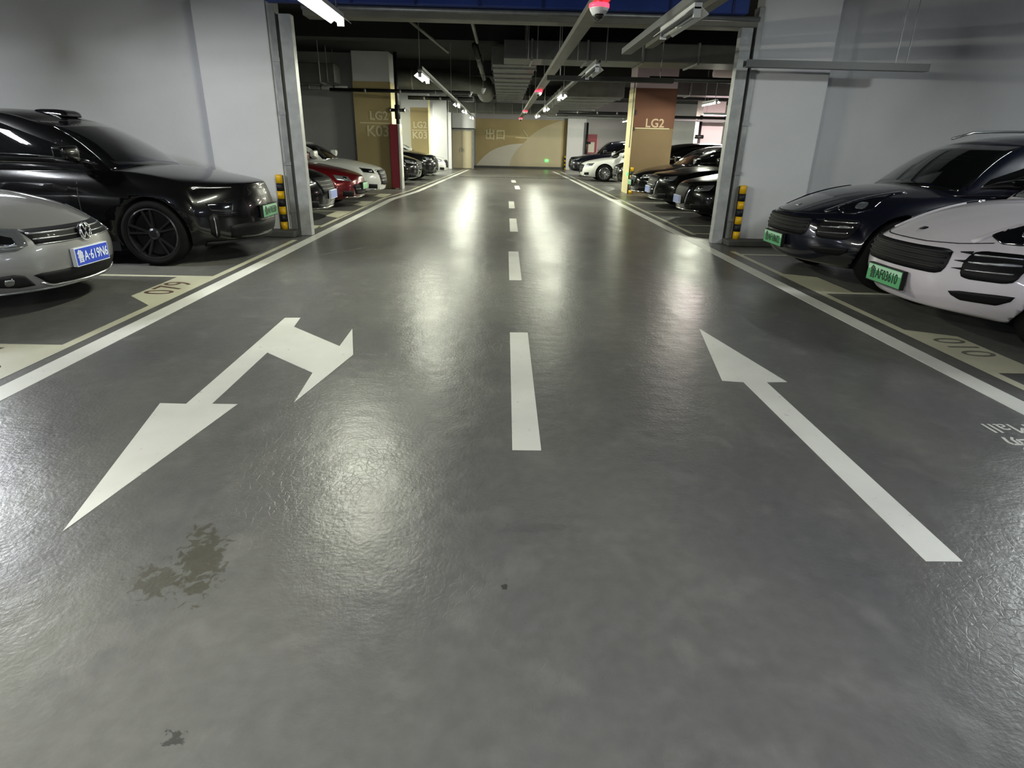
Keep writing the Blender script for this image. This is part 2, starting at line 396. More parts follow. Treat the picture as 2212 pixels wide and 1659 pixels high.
# bay lines left: one continuous frame line + separators with number boxes
lb_ys = [-3.14, -.71, 1.72, 4.15, 6.58]
def bay_frame(name, polys, label):
    bm = bmesh.new()
    for poly in polys:
        vs = [bm.verts.new((x, y, .0018)) for x, y in poly]; bm.faces.new(vs)
    bm.normal_update()
    for f in bm.faces:
        if f.normal.z < 0: f.normal_flip()
    bmesh.ops.triangulate(bm, faces=[q for q in bm.faces if len(q.verts) > 4])
    me = D.meshes.new(name); bm.to_mesh(me); bm.free()
    return tag(link(name, me, M_cream_line), label, 'road marking')
left_polys = [rect(-3.17, -3.09, -6, 9.3)]
for y in lb_ys:
    left_polys.append(rect(-8.5, -3.17, y - .05, y + .03))
    left_polys.append([(-3.17, y - 1.26), (-3.17, y - .05), (-3.52, y - .05), (-3.52, y - .92)])
bl = bay_frame('parking_bay_lines', left_polys, 'cream parking bay lines with number boxes under the silver and black cars, left')
right_polys = [rect(3.42, 3.50, -6, 9.0)]
for y in [8.74 - 2.41 * k for k in range(6)]:
    right_polys.append(rect(3.50, 8.8, y - .04, y + .04))
    if y < 8: right_polys.append([(3.50, y + .04), (3.84, y + .04), (3.84, y + .84), (3.50, y + 1.02)])
br_ = bay_frame('parking_bay_lines', right_polys, 'cream parking bay lines with number boxes under the white and dark blue SUVs, right')
far_l = [[(-3.22, 10.8), (-3.14, 10.8), (-3.14, 16.7), (-2.86, 19.6), (-2.16, 37), (-2.24, 37), (-2.94, 19.7), (-3.22, 16.8)]]
for i, y in enumerate([10.95, 13.4, 15.8, 18.25]): far_l += [rect(-8, -3.22, y, y + .08), [(-3.2, y - 1.2), (-3.2, y), (-3.55, y), (-3.55, y - .9)]]
for i, y in enumerate([21.6, 24.1, 26.6, 29.1, 31.6, 34.1]):
    xx = -2.9 + (y - 20) * .04
    far_l += [rect(-8, xx, y, y + .09)]
bay_frame('parking_bay_lines', far_l, 'pale bay lines beyond the gateway on the left, under the red and white cars')
far_r = [[(3.38, 10.8), (3.46, 10.8), (3.42, 37), (3.34, 37)]]
for y in [10.9, 12.1, 14.7, 17.2, 19.6, 22.6, 25.2, 27.8, 30.3, 32.8]: far_r.append(rect(3.44, 9, y, y + .08))
bay_frame('parking_bay_lines', far_r, 'pale bay lines beyond the gateway on the right, under the dark sedans')
# bay numbers
text_obj('bay_number', '079', .40, M_digit, None, basis((-3.33, 6.02, .0022), (0, 1, 0), (-1, 0, 0)), .0006, .95)
tag(D.objects['bay_number'], 'dark stencilled bay number 079 on the cream box by the black crossover', 'number')
o = text_obj('bay_number', '078', .40, M_digit, None, basis((-3.36, 3.48, .0022), (0, 1, 0), (-1, 0, 0)), .0006, .95)
tag(o, 'worn brown stencilled bay number at the left edge, in front of the silver sedan', 'number')
o = text_obj('bay_number', '010', .36, pbr('faded_stencil', (96, 96, 88), .7), None, basis((3.665, 4.47, .0022), (0, -1, 0), (1, 0, 0)), .0006, .9)
tag(o, 'faded grey stencilled bay number in front of the white SUV', 'number')
# lettering of the mall on the floor, read from the other side
t = thing('floor_lettering', 'upside-down white Mall lettering with part of a logo at the right edge', 'lettering', (0, 0, 0))
text_obj('mall_word', 'Mall', .165, M_white_line, t, basis((2.725, 2.985, .0022), (-1, 0, 0), (0, -1, 0)), .0006, 1.0, align='RIGHT')
m = MB()
def stroke(pts, w):
    for (a, b) in zip(pts[:-1], pts[1:]): m.bar((a[0], a[1], .0016), (b[0], b[1], .0016), w, .0016)
stroke([(2.735, 2.87), (2.718, 2.81), (2.73, 2.785), (2.80, 2.785)], .016)
stroke([(2.785, 2.87), (2.765, 2.845), (2.762, 2.79)], .014)
stroke([(2.84, 2.84), (2.79, 2.84), (2.785, 2.785)], .014)
stroke([(2.80, 2.785), (2.74, 2.725), (2.90, 2.72)], .018)
stroke([(2.86, 2.84), (2.93, 2.84), (2.93, 2.74)], .016)
m.build('logo_strokes', M_white_line, t)
# faint arrow-like scuff near the left post
m = MB()
for a, b in (((-2.50, 8.2), (-2.42, 8.05)), ((-2.42, 8.05), (-2.27, 8.3)), ((-2.27, 8.3), (-2.12, 8.45)), ((-2.12, 8.45), (-1.95, 8.75))): m.bar((a[0], a[1], .001), (b[0], b[1], .001), .022, .0012)
tag(m.build('scuff_mark', pbr('faded_white_paint', (120, 120, 114), .6, noise=.3, nscale=20)), 'faint pale scuffed marking on the floor beside the left edge line near the jamb', 'scuff')
# expansion joint / drain across the lane
jt = MB()
for i in range(20):
    x0 = -1.95 + i * .27
    jt.box(x0, x0 + .25, 28.75, 29.05, 0, .006)
jt.build('trim_1', M_joint, kind='structure')

# ------------------------------------------------------------------ pillars beyond the gateway
t, cx, cy = column('pillar', -4.64, -3.50, 20.6, 21.4, 'ochre pillar with LG2 K03 lettering behind the white sedan', M_wall)
def band(t, cx, cy, x0, x1, y0, z0, z1, mat, name='painted_band', side=None, y1=None):
    MB().box(x0 - cx, x1 - cx, y0 - cy, y0 - cy + .006, z0, z1).build(name, mat, t)
    if side is not None:
        sx, = (side,)
        MB().box(*sorted((sx - cx, sx - cx + (.006 if sx > 0 and sx == x1 else -.006) * 1)), y0 - cy, y1 - cy, z0, z1).build('side_band', mat, t)
band(t, cx, cy, -4.645, -3.495, 20.592, 0, 3.12, M_ochre)
MB().box(-3.505 - cx, -3.494 - cx, 20.6 - cy, 21.4 - cy, 0, 3.12).build('side_band', M_cream, t)
def wtext(body, size, xr, z, y, parent, off=(0, 0), mat=M_letter, sq=1., align='RIGHT', name='lettering', bold=.006):
    return text_obj(name, body, size, mat, parent, basis((xr - off[0], y - off[1], z), (1, 0, 0), (0, 0, 1)), .003, sq, align, bold)
wtext('LG2', .34, -3.60, 2.15, 20.586, t, (cx, cy), bold=.008); wtext('K03', .44, -3.58, 1.70, 20.586, t, (cx, cy), bold=.006)
MB().box(-4.5 - cx, -3.56 - cx, 20.584 - cy, 20.59 - cy, 1.935, 1.965).build('dividing_line', M_letter, t)
t, cx, cy = column('pillar', -4.55, -3.36, 29.4, 30.2, 'farther ochre pillar with LG2 K03 lettering above the chrome-grilled car', M_wall)
MB().box(-4.15 - cx, -3.355 - cx, 29.39 - cy, 29.4 - cy, 0, 2.85).build('painted_band', M_ochre, t)
MB().box(-3.362 - cx, -3.354 - cx, 29.4 - cy, 30.2 - cy, 0, 3.2).build('side_band', M_cream, t)
MB().prism([(-4.55 - cx, 0), (-4.15 - cx, 0), (-4.15 - cx, 2.45), (-4.22 - cx, 2.68), (-4.35 - cx, 2.8), (-4.55 - cx, 2.85)], 29.385 - cy, 29.4 - cy, 'xz').build('white_field', M_dome, t)
wtext('LG2', .36, -3.42, 2.13, 29.38, t, (cx, cy)); wtext('K03', .42, -3.40, 1.70, 29.38, t, (cx, cy))
MB().box(-4.1 - cx, -3.42 - cx, 29.378 - cy, 29.388 - cy, 1.90, 1.93).build('dividing_line', M_letter, t)
column('pillar', -3.85, -3.08, 36.0, 36.7, 'plain white pillar left of the cream double doors', M_wall)
t, cx, cy = column('pillar', 4.10, 5.38, 20.5, 21.5, 'brown and ochre pillar with LG2 lettering on the right, cream side face', M_pink)
MB().box(4.095 - cx, 5.385 - cx, 20.492 - cy, 20.5 - cy, 1.98, 3.12).build('painted_band', M_brown, t)
MB().box(4.095 - cx, 5.385 - cx, 20.492 - cy, 20.5 - cy, 0, 1.98).build('painted_band', wall_material('dull_ochre_paint', (128, 110, 84), .08), t)
MB().box(4.09 - cx, 4.10 - cx, 20.5 - cy, 21.5 - cy, 0, 3.12).build('side_band', M_cream, t)
wtext('LG2', .35, 5.08, 2.12, 20.486, t, (cx, cy), mat=pbr('faded_letter', (190, 168, 140), .7))
MB().box(4.15 - cx, 5.25 - cx, 20.484 - cy, 20.49 - cy, 1.965, 1.99).build('dividing_line', M_letter, t)
m = MB(); m.box(-.64, -.60, -.6, -.52, 2.35, 2.5); m.box(-.62, -.60, -.6, -.52, 1.9, 2.0)
m.build('junction_box', M_plast, t)
MB().tube([(-.66, -.3, 1.4), (-.66, -.3, 3.3)], .02, 8).build('conduit', M_greypipe, t)
guard(4.18, 20.42, 0, 'small yellow and black guard at the foot of the brown and ochre pillar')
o = MB().box(4.045, 4.075, 20.55, 20.65, .55, .65).build('exit_marker', M_greenled); tag(o, 'small green glowing exit marker low on the cream side of the right pillar', 'exit sign')
column('pillar', 9.7, 10.8, 31.8, 32.8, 'pinkish pillar far right behind the dark sedans', M_pink)

# red cabinet & riser pipe by the left ochre pillar
t = thing('hydrant_cabinet', 'tall dark red hydrant cabinet with silver side at the ochre pillar corner', 'cabinet', (-3.37, 20.5, 0))
link('red_front', bevel_mesh(MB().box(-.16, .10, -.22, .2, .03, 1.92).mesh(), .01), M_red, t)
link('silver_side', bevel_mesh(MB().box(.10, .17, -.24, .22, 0, 1.93).mesh(), .01), M_silver, t)
MB().box(.165, .176, -.1, .1, .35, 1.6).build('side_panel', M_dome, t)
t = thing('riser_pipe', 'black riser pipe with valve standing above the red hydrant cabinet', 'pipe', (-3.30, 20.55, 1.93))
MB().tube([(0, 0, 0), (0, 0, 2.0)], .055, 12).build('pipe', M_darkpipe, t, True)
m = MB(); m.tube([(0, 0, .15), (0, 0, .55)], .085, 12); m.tube([(-.2, 0, .40), (.2, 0, .40)], .05, 10)
m.build('valve', M_darkpipe, t, True)
m = MB(); m.lathe([(.001, -.02), (.08, -.01), (.08, .02), (.001, .03)], 'x', 12, (-.22, 0, .4)); m.build('valve_cap', M_chrome_soft, t, True)
MB().lathe([(.001, -.02), (.08, -.01), (.08, .02), (.001, .03)], 'x', 12, (.22, 0, .4)).build('valve_cap', M_chrome_soft, t, True)

# ------------------------------------------------------------------ far wall mural, doors, cabinet
m = MB().box(-1.71, 4.02, 40.485, 40.5, .13, 2.86).build('mural_field', M_ochre, back)
dome = [(-1.68, .13), (-1.45, .40), (-1.19, .67), (-.85, .93), (-.46, 1.14), (0, 1.29), (.41, 1.39), (.85, 1.45), (1.28, 1.48), (1.02, 1.26), (.83, 1.03), (.64, .74), (.51, .45), (.45, .13)]
MB().prism(dome, 40.475, 40.486, 'xz').build('mural_dome', M_dome, back)
hill = [(.45, .13), (.51, .45), (.64, .74), (.83, 1.03), (1.02, 1.26), (1.28, 1.48), (1.56, 1.78), (1.95, 2.1), (2.41, 2.38), (2.85, 2.58), (3.26, 2.73), (3.68, 2.84), (3.68, .13)]
MB().prism(hill, 40.475, 40.486, 'xz').build('mural_hill', M_beige, back)
text_obj('lettering', '出口', .66, M_letter, back, basis((-.48, 40.47, 1.92), (1, 0, 0), (0, 0, 1)), .004, 1.0, bold=.012)
m = MB(); m.bar((.81, 40.472, 1.82), (1.62, 40.472, 1.80), .01, .05); m.bar((1.26, 40.472, 2.27), (1.58, 40.472, 1.86), .01, .05); m.build('arrow_strokes', M_letter, back)
MB().box(-1.75, 4.3, 40.38, 40.5, 0, .13).build('baseboard_back', M_plinth, kind='structure')
o = MB().box(2.69, 2.89, 40.43, 40.475, .45, .56).build('exit_sign', M_greenled); tag(o, 'tiny green illuminated exit sign low on the far mural wall', 'exit sign')
MB().box(4.0, 5.14, 40.2, 40.5, 0, 3.95).build('trim_2', M_wall, kind='structure')
guard(3.95, 40.3, 0, 'small yellow and black guard at the right end of the far mural')
MB().box(-3.0, -1.71, 38.4, 40.5, 2.25, 3.95).build('trim_3', M_wall, kind='structure')
t = thing('double_door', 'cream double doors with grey frame left of the far ochre mural', 'door', (-2.42, 38.42, 0))
link('door_leaf', bevel_mesh(MB().box(-.58, -.005, 0, .05, 0.02, 2.1).mesh(), .006), M_beige, t); link('door_leaf', bevel_mesh(MB().box(.005, .58, 0, .05, 0.02, 2.1).mesh(), .006), M_beige, t)
MB().box(-.66, -.58, -.03, .1, 0, 2.18).box(.58, .70, -.03, .1, 0, 2.18).box(-.58, .58, -.03, .1, 2.1, 2.18).build('door_frame', M_steel, t)
MB().bar((-.06, -.03, .95), (-.06, -.03, 1.15), .03, .03).bar((.06, -.03, .95), (.06, -.03, 1.15), .03, .03).build('handle', M_chrome_soft, t)
t = thing('hydrant_cabinet', 'small pink-red framed hydrant cabinet on the far pinkish wall', 'cabinet', (5.55, 40.39, .85))
MB().box(-.33, .33, -.1, .1, 0, 1.25).build('body', M_red, t); MB().box(-.19, .19, -.12, -.1, .2, .8).build('glass_pane', M_dome, t)
MB().box(-.36, -.33, -.12, .1, 0, 1.0).build('edge_strip', pbr('pink_strip', (240, 150, 160), .5), t); MB().box(.33, .36, -.12, .1, 0, 1.0).build('edge_strip', MATS['pink_strip'], t)
t = thing('riser_pipe', 'thin black riser pipe against the far wall right of the mural', 'pipe', (5.2, 40.0, 0))
MB().tube([(0, 0, 0), (0, 0, 2.75)], .07, 10).build('pipe', M_darkpipe, t, True); MB().tube([(0, -.1, 1.6), (.24, -.1, 1.6)], .07, 8).build('valve', M_darkpipe, t, True)
t = thing('riser_pipe', 'black riser pipe with valve before the pinkish pillar, far right', 'pipe', (9.55, 31.4, 0))
MB().tube([(0, 0, 0), (0, 0, 2.9)], .07, 10).build('pipe', M_darkpipe, t, True); MB().tube([(-.2, 0, 1.95), (.2, 0, 1.95)], .09, 8).build('valve', M_darkpipe, t, True)

# ------------------------------------------------------------------ lamps
def lamp(x, y, z, label, lit=True, color=LAMP_WARM, power=1., L=1.2, tray=False, rods=True, rot=0, group='hanging tube lamps'):
    t = thing('tube_lamp', label, 'lamp', (x, y, z), rot, group)
    h = L / 2
    link('housing', bevel_mesh(MB().box(-.035, .035, -h, h, .03, .085).mesh(), .006), M_lamp_white, t)
    m = MB(); m.add([(-.035, -h, .05), (-.035, h, .05), (-.10, h, .0), (-.10, -h, .0), (-.037, -h, .045), (-.037, h, .045), (-.10, h, -.006), (-.10, -h, -.006)],
                    [(0, 1, 2, 3), (7, 6, 5, 4), (0, 4, 5, 1), (1, 5, 6, 2), (2, 6, 7, 3), (3, 7, 4, 0)])
    m.add([(.035, -h, .05), (.035, h, .05), (.10, h, .0), (.10, -h, .0), (.037, -h, .045), (.037, h, .045), (.10, h, -.006), (.10, -h, -.006)],
          [(0, 1, 2, 3), (7, 6, 5, 4), (0, 4, 5, 1), (1, 5, 6, 2), (2, 6, 7, 3), (3, 7, 4, 0)])
    m.build('reflector', M_lamp_white, t)
    if lit:
        nm = 'tube_glow_%d_%d' % (int(color[2] * 100), int(power * 100))
        em = pbr(nm, (255, 255, 250), .4, emit=color, es=5.0)
        em.cycles.emission_sampling = 'NONE'
        for sd in (-1, 1):
            ld = D.lights.new('tube_light', 'AREA'); ld.shape = 'RECTANGLE'; ld.size = .04; ld.size_y = L - .06
            ld.energy = LAMP_WATTS * power * L / 1.2; ld.color = color
            lo = D.objects.new('tube_light', ld); COL.objects.link(lo); lo.parent = t
            lo.location = (sd * .026, 0, -.014); lo.rotation_euler = (0, -sd * math.radians(60), 0)
    else: em = pbr('tube_off', (120, 124, 128), .2, coat=.5)
    MB().tube([(0, -h + .03, .0), (0, h - .03, .0)], .019, 8).build('tube', em, t, True)
    MB().box(-.03, .03, -h, -h + .03, -.03, .05).build('end_cap', M_lamp_white, t); MB().box(-.03, .03, h - .03, h, -.03, .05).build('end_cap', M_lamp_white, t)
    if rods:
        for yy in (-h + .15, h - .15): MB().tube([(0, yy, .085), (0, yy, 3.95 - z)], .006, 6).build('hanger_rod', M_steel, t)
    return t
lamp(-1.62, 6.27, 2.50, 'bright tube lamp hanging at the top left in front of the gateway')
lamp(-1.46, 12.3, 2.50, 'bright tube lamp seen end-on just beyond the gateway, left row', power=1.1, rods=False)
for y, w in ((20.6, 'first'), (24.6, 'second'), (30.2, 'third')):
    lamp(-1.42, y, 2.50, w + ' of the three small lit lamps, far left row', power=1.2, rods=False)
lamp(1.66, 6.55, 2.50, 'unlit tube lamp hanging at the top right under its cable tray', lit=False, rods=False)
lamp(1.46, 11.1, 2.53, 'unlit tube lamp beyond the gateway in the right row', lit=False, rods=False)
for y, w in ((16.6, 'nearest and brightest'), (22.4, 'middle'), (27.8, 'farthest')):
    lamp(1.44, y, 2.53, w + ' lit lamp of the far right row above the lane', power=1.15, rods=False)
lamp(5.84, 18.6, 2.60, 'bright lamp over the parked cars to the right of the brown pillar', power=1.2)
lamp(5.9, 25.8, 2.6, 'lit lamp showing past the right edge of the brown pillar, upper one', power=1.1)
lamp(6.1, 32.5, 2.6, 'lit lamp showing past the right edge of the brown pillar, lower one', power=1.1)
lamp(9.6, 27.5, 2.75, 'long lamp tubes against the pink wall far right', color=LAMP_PINK, power=1.2, L=2.4, rot=PI / 2)
lamp(12.3, 27.5, 2.75, 'second run of lamp tubes against the pink wall far right', power=1.2, L=2.4, rot=PI / 2)
lamp(12.5, 15.5, 2.8, 'pink-tinted lamp over the side aisle right of the gateway', color=LAMP_PINK, power=1.0)
lamp(-6.4, 27, 2.7, 'lamp in the side aisle behind the left ochre pillars', power=1.2)
lamp(-6.2, 35, 2.8, 'added fill lamp for the far mural, in the left side aisle', power=5)  # added behind the left pillars to brighten the mural at an angle
lamp(8.0, 34.8, 2.8, 'added fill lamp for the far mural, in the right side aisle', power=5)  # added out of sight behind the brown pillar to brighten the mural
# lamps that light the near half of the lane, outside the frame
lamp(-6.5, 6.2, 2.6, 'lamp over the silver sedan, left of the frame', power=1.55, color=(.93, .96, 1.0))
lamp(6.9, 5.4, 3.0, 'added fill lamp over the white SUV, right of the frame', power=1.3, color=(.9, .97, .95))  # added out of frame as extra fill over the right bays
lamp(-1.62, .2, 2.50, 'lamp of the left row above the viewer', power=1.6, color=(.98, .98, .84))
lamp(1.66, .2, 2.50, 'added cool lamp of the right row above the viewer', color=LAMP_COOL, power=.30)  # unseen, added to lift and cool the near right floor
lamp(-1.62, -5.8, 2.50, 'lamp of the left row behind the viewer')
lamp(1.66, -5.8, 2.50, 'added cool lamp of the right row behind the viewer', color=LAMP_COOL, power=.5)  # unseen, added as fill from behind for the near floor
lamp(6.6, -1.0, 2.50, 'added cool fill lamp over the right parking bays behind the viewer', color=LAMP_COOL, power=.55)  # added out of frame, cool fill for the near right side
lamp(-6.6, -1.0, 2.50, 'added cool fill lamp over the left parking bays behind the viewer', color=LAMP_COOL, power=.7)  # added out of frame, fill for the near left side
# small unlit pale lamp ends in a second row
for x, y, i in ((-3.0, 23.2, 'left'), (-1.05, 20.9, 'middle'), (-.6, 19.5, 'right')):
    t = thing('lamp_end', 'small pale lamp end under the curved duct, the %s one of three' % i, 'lamp', (x, y, 2.78), 0, 'small pale lamp ends')
    MB().lathe([(.09, .0), (.02, -.14), (.001, -.15)], 'z', 12, (0, 0, .14)).build('shade', M_lamp_white, t, True)
    MB().tube([(0, 0, .14), (0, 0, 1.17)], .008, 6).build('hanger_rod', M_steel, t)

# cable trays carrying lamps / cameras (run along the lane)
def tray(x, y0, y1, z, w, h, label, mat=M_tray, rods=(), name='cable_tray', axis='y'):
    t = thing(name, label, 'cable tray', (x, (y0 + y1) / 2, z) if axis == 'y' else ((y0 + y1) / 2, x, z))
    a = (y1 - y0) / 2
    if axis == 'y':
        MB().box(-w / 2, w / 2, -a, a, 0, .006).build('bottom', mat, t)
        MB().box(-w / 2 - .004, -w / 2, -a, a, 0, h).build('side_wall', mat, t); MB().box(w / 2, w / 2 + .004, -a, a, 0, h).build('side_wall', mat, t)
    else:
        MB().box(-a, a, -w / 2, w / 2, 0, .006).build('bottom', mat, t)
        MB().box(-a, a, -w / 2 - .004, -w / 2, 0, h).build('side_wall', mat, t); MB().box(-a, a, w / 2, w / 2 + .004, 0, h).build('side_wall', mat, t)
    for p, q in rods:
        (MB().tube([(p, q, 0), (p, q, 3.95 - z)], .007, 6)).build('hanger_rod', M_steel, t)
    return t
tray(.92, 4.0, 34.5, 2.70, .15, .07, 'long tan cable tray down the middle of the ceiling carrying the red-lit cameras', rods=[(0, -8 + 4 * i) for i in range(6)])
tray(1.66, 3.0, 9.2, 2.586, .12, .07, 'grey cable tray above the unlit lamp at the top right', M_greypipe)
tray(2.05, 3.5, 9.6, 2.72, .10, .06, 'second grey tray just right of the unlit lamp', M_tray)
tray(-1.44, 11.6, 33, 2.586, .07, .05, 'thin tray of the left lamp row beyond the gateway', M_greypipe, rods=[(-.02, -10.6), (0, -4)])
tray(1.46, 10.4, 30, 2.616, .07, .05, 'thin tray of the right lamp row beyond the gateway', M_greypipe, rods=[(0, -4), (0, 3)])
t = tray(9.2, 3.3, 5.83, 2.47, .12, .09, 'grey cable tray along the right white wall, hung on two rods', pbr('wall_tray_paint', (92, 95, 94), .5), rods=[(.78, -.05), (.99, .05)], axis='x')
MB().box(1.262, 1.268, -.064, .064, 0, .09).build('end_plate', M_greypipe, t)
tray(12.0, .78, 3.05, 2.50, .12, .08, 'dark cross tray in front of the brown pillar', pbr('dark_tray', (62, 64, 60), .6), axis='x', rods=[(-.9, 0), (.9, 0)])

# camera units with red ring
cz = ['nearest guidance camera with red ring and two black lenses, at the top', 'second red-lit guidance camera under the tray', 'third red-lit guidance camera under the tray, small', 'farthest red-lit guidance camera under the tray, tiny']
for (x, y), lb in zip(((.90, 6.62), (.88, 16.6), (.89, 26.5), (.90, 33.6)), cz):
    t = thing('guidance_camera', lb, 'camera', (x, y, 2.58), 0, 'red-lit guidance cameras')
    link('body', bevel_mesh(MB().lathe([(.06, 0), (.09, .05), (.09, .10)], 'z', 20).mesh(), .004), M_lamp_white, t, True)
    MB().lathe([(.086, .06), (.096, .065), (.096, .095), (.088, .1)], 'z', 20).build('red_ring', M_redled, t, True)
    for s in (-1, 1): MB().lathe([(.045, 0), (.042, -.02), (.028, -.038), (.001, -.046)], 'z', 14, (0, s * .035, .005)).build('lens_dome', M_lens, t, True)
    MB().tube([(0, 0, .1), (0, 0, .12)], .03, 10).build('neck', M_tray, t)

# ------------------------------------------------------------------ ducts and pipes
def duct(name, x0, x1, y0, y1, z0, z1, label, mat=M_duct, ribs=0, axis='y'):
    cx, cy = (x0 + x1) / 2, (y0 + y1) / 2
    t = thing(name, label, 'duct', (cx, cy, z0))
    link('casing', bevel_mesh(MB().box(x0 - cx, x1 - cx, y0 - cy, y1 - cy, 0, z1 - z0).mesh(), .02), mat, t)
    for i in range(ribs):
        if axis == 'y':
            y = (y0 - cy) + (i + .5) * (y1 - y0) / ribs
            MB().box(x0 - cx - .02, x1 - cx + .02, y - .02, y + .02, -.03, z1 - z0 + .02).build('flange', M_steel, t)
        else:
            x = (x0 - cx) + (i + .5) * (x1 - x0) / ribs
            MB().box(x - .02, x + .02, y0 - cy - .02, y1 - cy + .02, -.03, z1 - z0 + .02).build('flange', M_steel, t)
    if not ribs or True:
        for a in (-.42, .42):
            for b in (-.5, .5):
                px, py = (a * (x1 - x0), b * (y1 - y0 + .06)) if axis == 'x' else (b * (x1 - x0 + .06), a * (y1 - y0))
                MB().tube([(px, py, -.01), (px, py, 3.95 - z0)], .012, 6).build('hanger_rod', M_steel, t)
    return t
duct('air_duct', .0, 5.6, 13.6, 14.6, 3.02, 3.36, 'broad grey air duct crossing above the lane beyond the gateway', ribs=5, axis='x')
duct('air_duct', -.25, .72, 14.7, 27, 3.02, 3.4, 'ribbed grey air duct running away along the middle of the ceiling', ribs=11)
duct('air_duct', 2.2, 4.2, 23, 35.8, 3.0, 3.5, 'grey air duct running away above the right bays', ribs=8)
duct('air_duct', -7.5, -4.95, 19.7, 20.4, 3.0, 3.5, 'dark air duct left of the ochre pillar near the ceiling', ribs=3, axis='x')
duct('air_duct', 5.5, 16, 22.5, 23.3, 3.1, 3.6, 'air duct crossing over the right side aisle', ribs=6, axis='x')
duct('air_duct', -3.0, 5.0, 36.0, 37.0, 3.0, 3.5, 'air duct crossing before the far mural wall', ribs=8, axis='x')
# curved round duct on the left
t = thing('curved_duct', 'large curved round duct at the ceiling left of the lane', 'duct', (-1.82, 22.3, 3.33))
pts = [(-2.6, 0, 0)] + [(-1.0, 0, 0)] + [(-.2 + 1.3 * math.sin(a), 1.3 - 1.3 * math.cos(a), 0) for a in [i * PI / 16 for i in range(9)]] + [(1.1, 5, 0)]
pts[1] = (-1.2, 0, 0)
MB().tube(pts, .33, 20).build('pipe_body', M_duct, t, True)
for p in ((-2.0, 0), (-1.2, 0)): MB().tube([(p[0] - .03, 0, 0), (p[0] + .03, 0, 0)], .35, 20).build('joint_ring', M_steel, t, True)
def pipe(pts, r, label, mat=M_darkpipe, rings=True):
    c = Vector(pts[0]); t = thing('ceiling_pipe', label, 'pipe', c)
    q = [Vector(p) - c for p in pts]
    MB().tube(q, r, 10).build('run', mat, t, True)
    if rings:
        a, b = q[0], q[-1]; d = (b - a).normalized()
        for k in (.25, .5, .75):
            m_ = a.lerp(b, k); MB().tube([m_ - d * .03, m_ + d * .03], r * 1.25, 10).build('clamp', M_steel, t, True)
    return t
pipe([(-5.2, 20.0, 2.83), (-1.0, 20.0, 2.83)], .05, 'upper dark pipe crossing behind the riser on the left')
pipe([(-3.1, 21.6, 2.76), (-1.0, 21.6, 2.76)], .06, 'lower dark pipe crossing left of the lane')
pipe([(2.0, 24.0, 2.56), (4.9, 24.0, 2.56)], .04, 'dark pipe crossing left of the brown pillar, upper')
pipe([(2.0, 24.6, 2.50), (16, 24.6, 2.50)], .05, 'long dark pipe crossing behind the brown pillar')
pipe([(2.0, 30.0, 2.62), (16, 30.0, 2.62)], .05, 'pale pipe crossing the far right aisle', M_greypipe)
pipe([(-6.3, 20.35, 2.90), (-4.75, 20.35, 2.90)], .06, 'pale lagged pipe on the grey wall left of the ochre pillar', M_jamb)
pipe([(-1.9, 11.2, 3.5), (-1.25, 15.2, 3.3)], .03, 'thin sloping pipe under the dark ceiling beyond the lintel', M_tray, False)
pipe([(-.6, 11.0, 3.5), (-.55, 14.0, 3.35)], .035, 'short sloping pipe under the dark ceiling near the middle', M_tray, False)
pipe([(-.62, 14.5, 3.35), (-.62, 21.4, 3.35)], .07, 'thick dark pipe along the ceiling between the two ducts', M_darkpipe)
pipe([(5.5, 17.5, 3.28), (5.5, 17.5, 3.28), (9.5, 17.5, 3.20)], .12, 'fat pale lagged pipe right of the brown pillar top', M_pink, False)
pipe([(3.5, 11.0, 3.3), (15, 11.0, 3.3)], .05, 'dark pipe crossing above the right bays behind the jamb')
pipe([(3.5, 16.0, 2.95), (15, 16.0, 2.95)], .06, 'dark pipe crossing above the dark sedans on the right')
# ceiling beams
for i, y in enumerate((14.9, 22.2, 30.5)):
    MB().box(-16, 17, y, y + .45, 3.5, 3.95).build('trim_%d' % (10 + i), M_ceil, kind='structure')
# thin hanger rods in the dark
for i, (x, y) in enumerate(((.45, 12.6), (.62, 12.6), (1.4, 12.8), (1.95, 12.9), (2.6, 12.7), (-5.0, 18.3))):
    o = MB().tube([(x, y, 2.9), (x, y, 3.95)], .011, 6).build('hanger_rod', M_steel)
    tag(o, 'thin steel hanger rod beyond the lintel, ' + ('leftmost near the middle', 'second near the middle', 'third, right of the tan tray', 'fourth, above the cross tray', 'fifth, rightmost of the row', 'alone at far left by the ochre pillar')[i], 'rod', 'ceiling hanger rods')

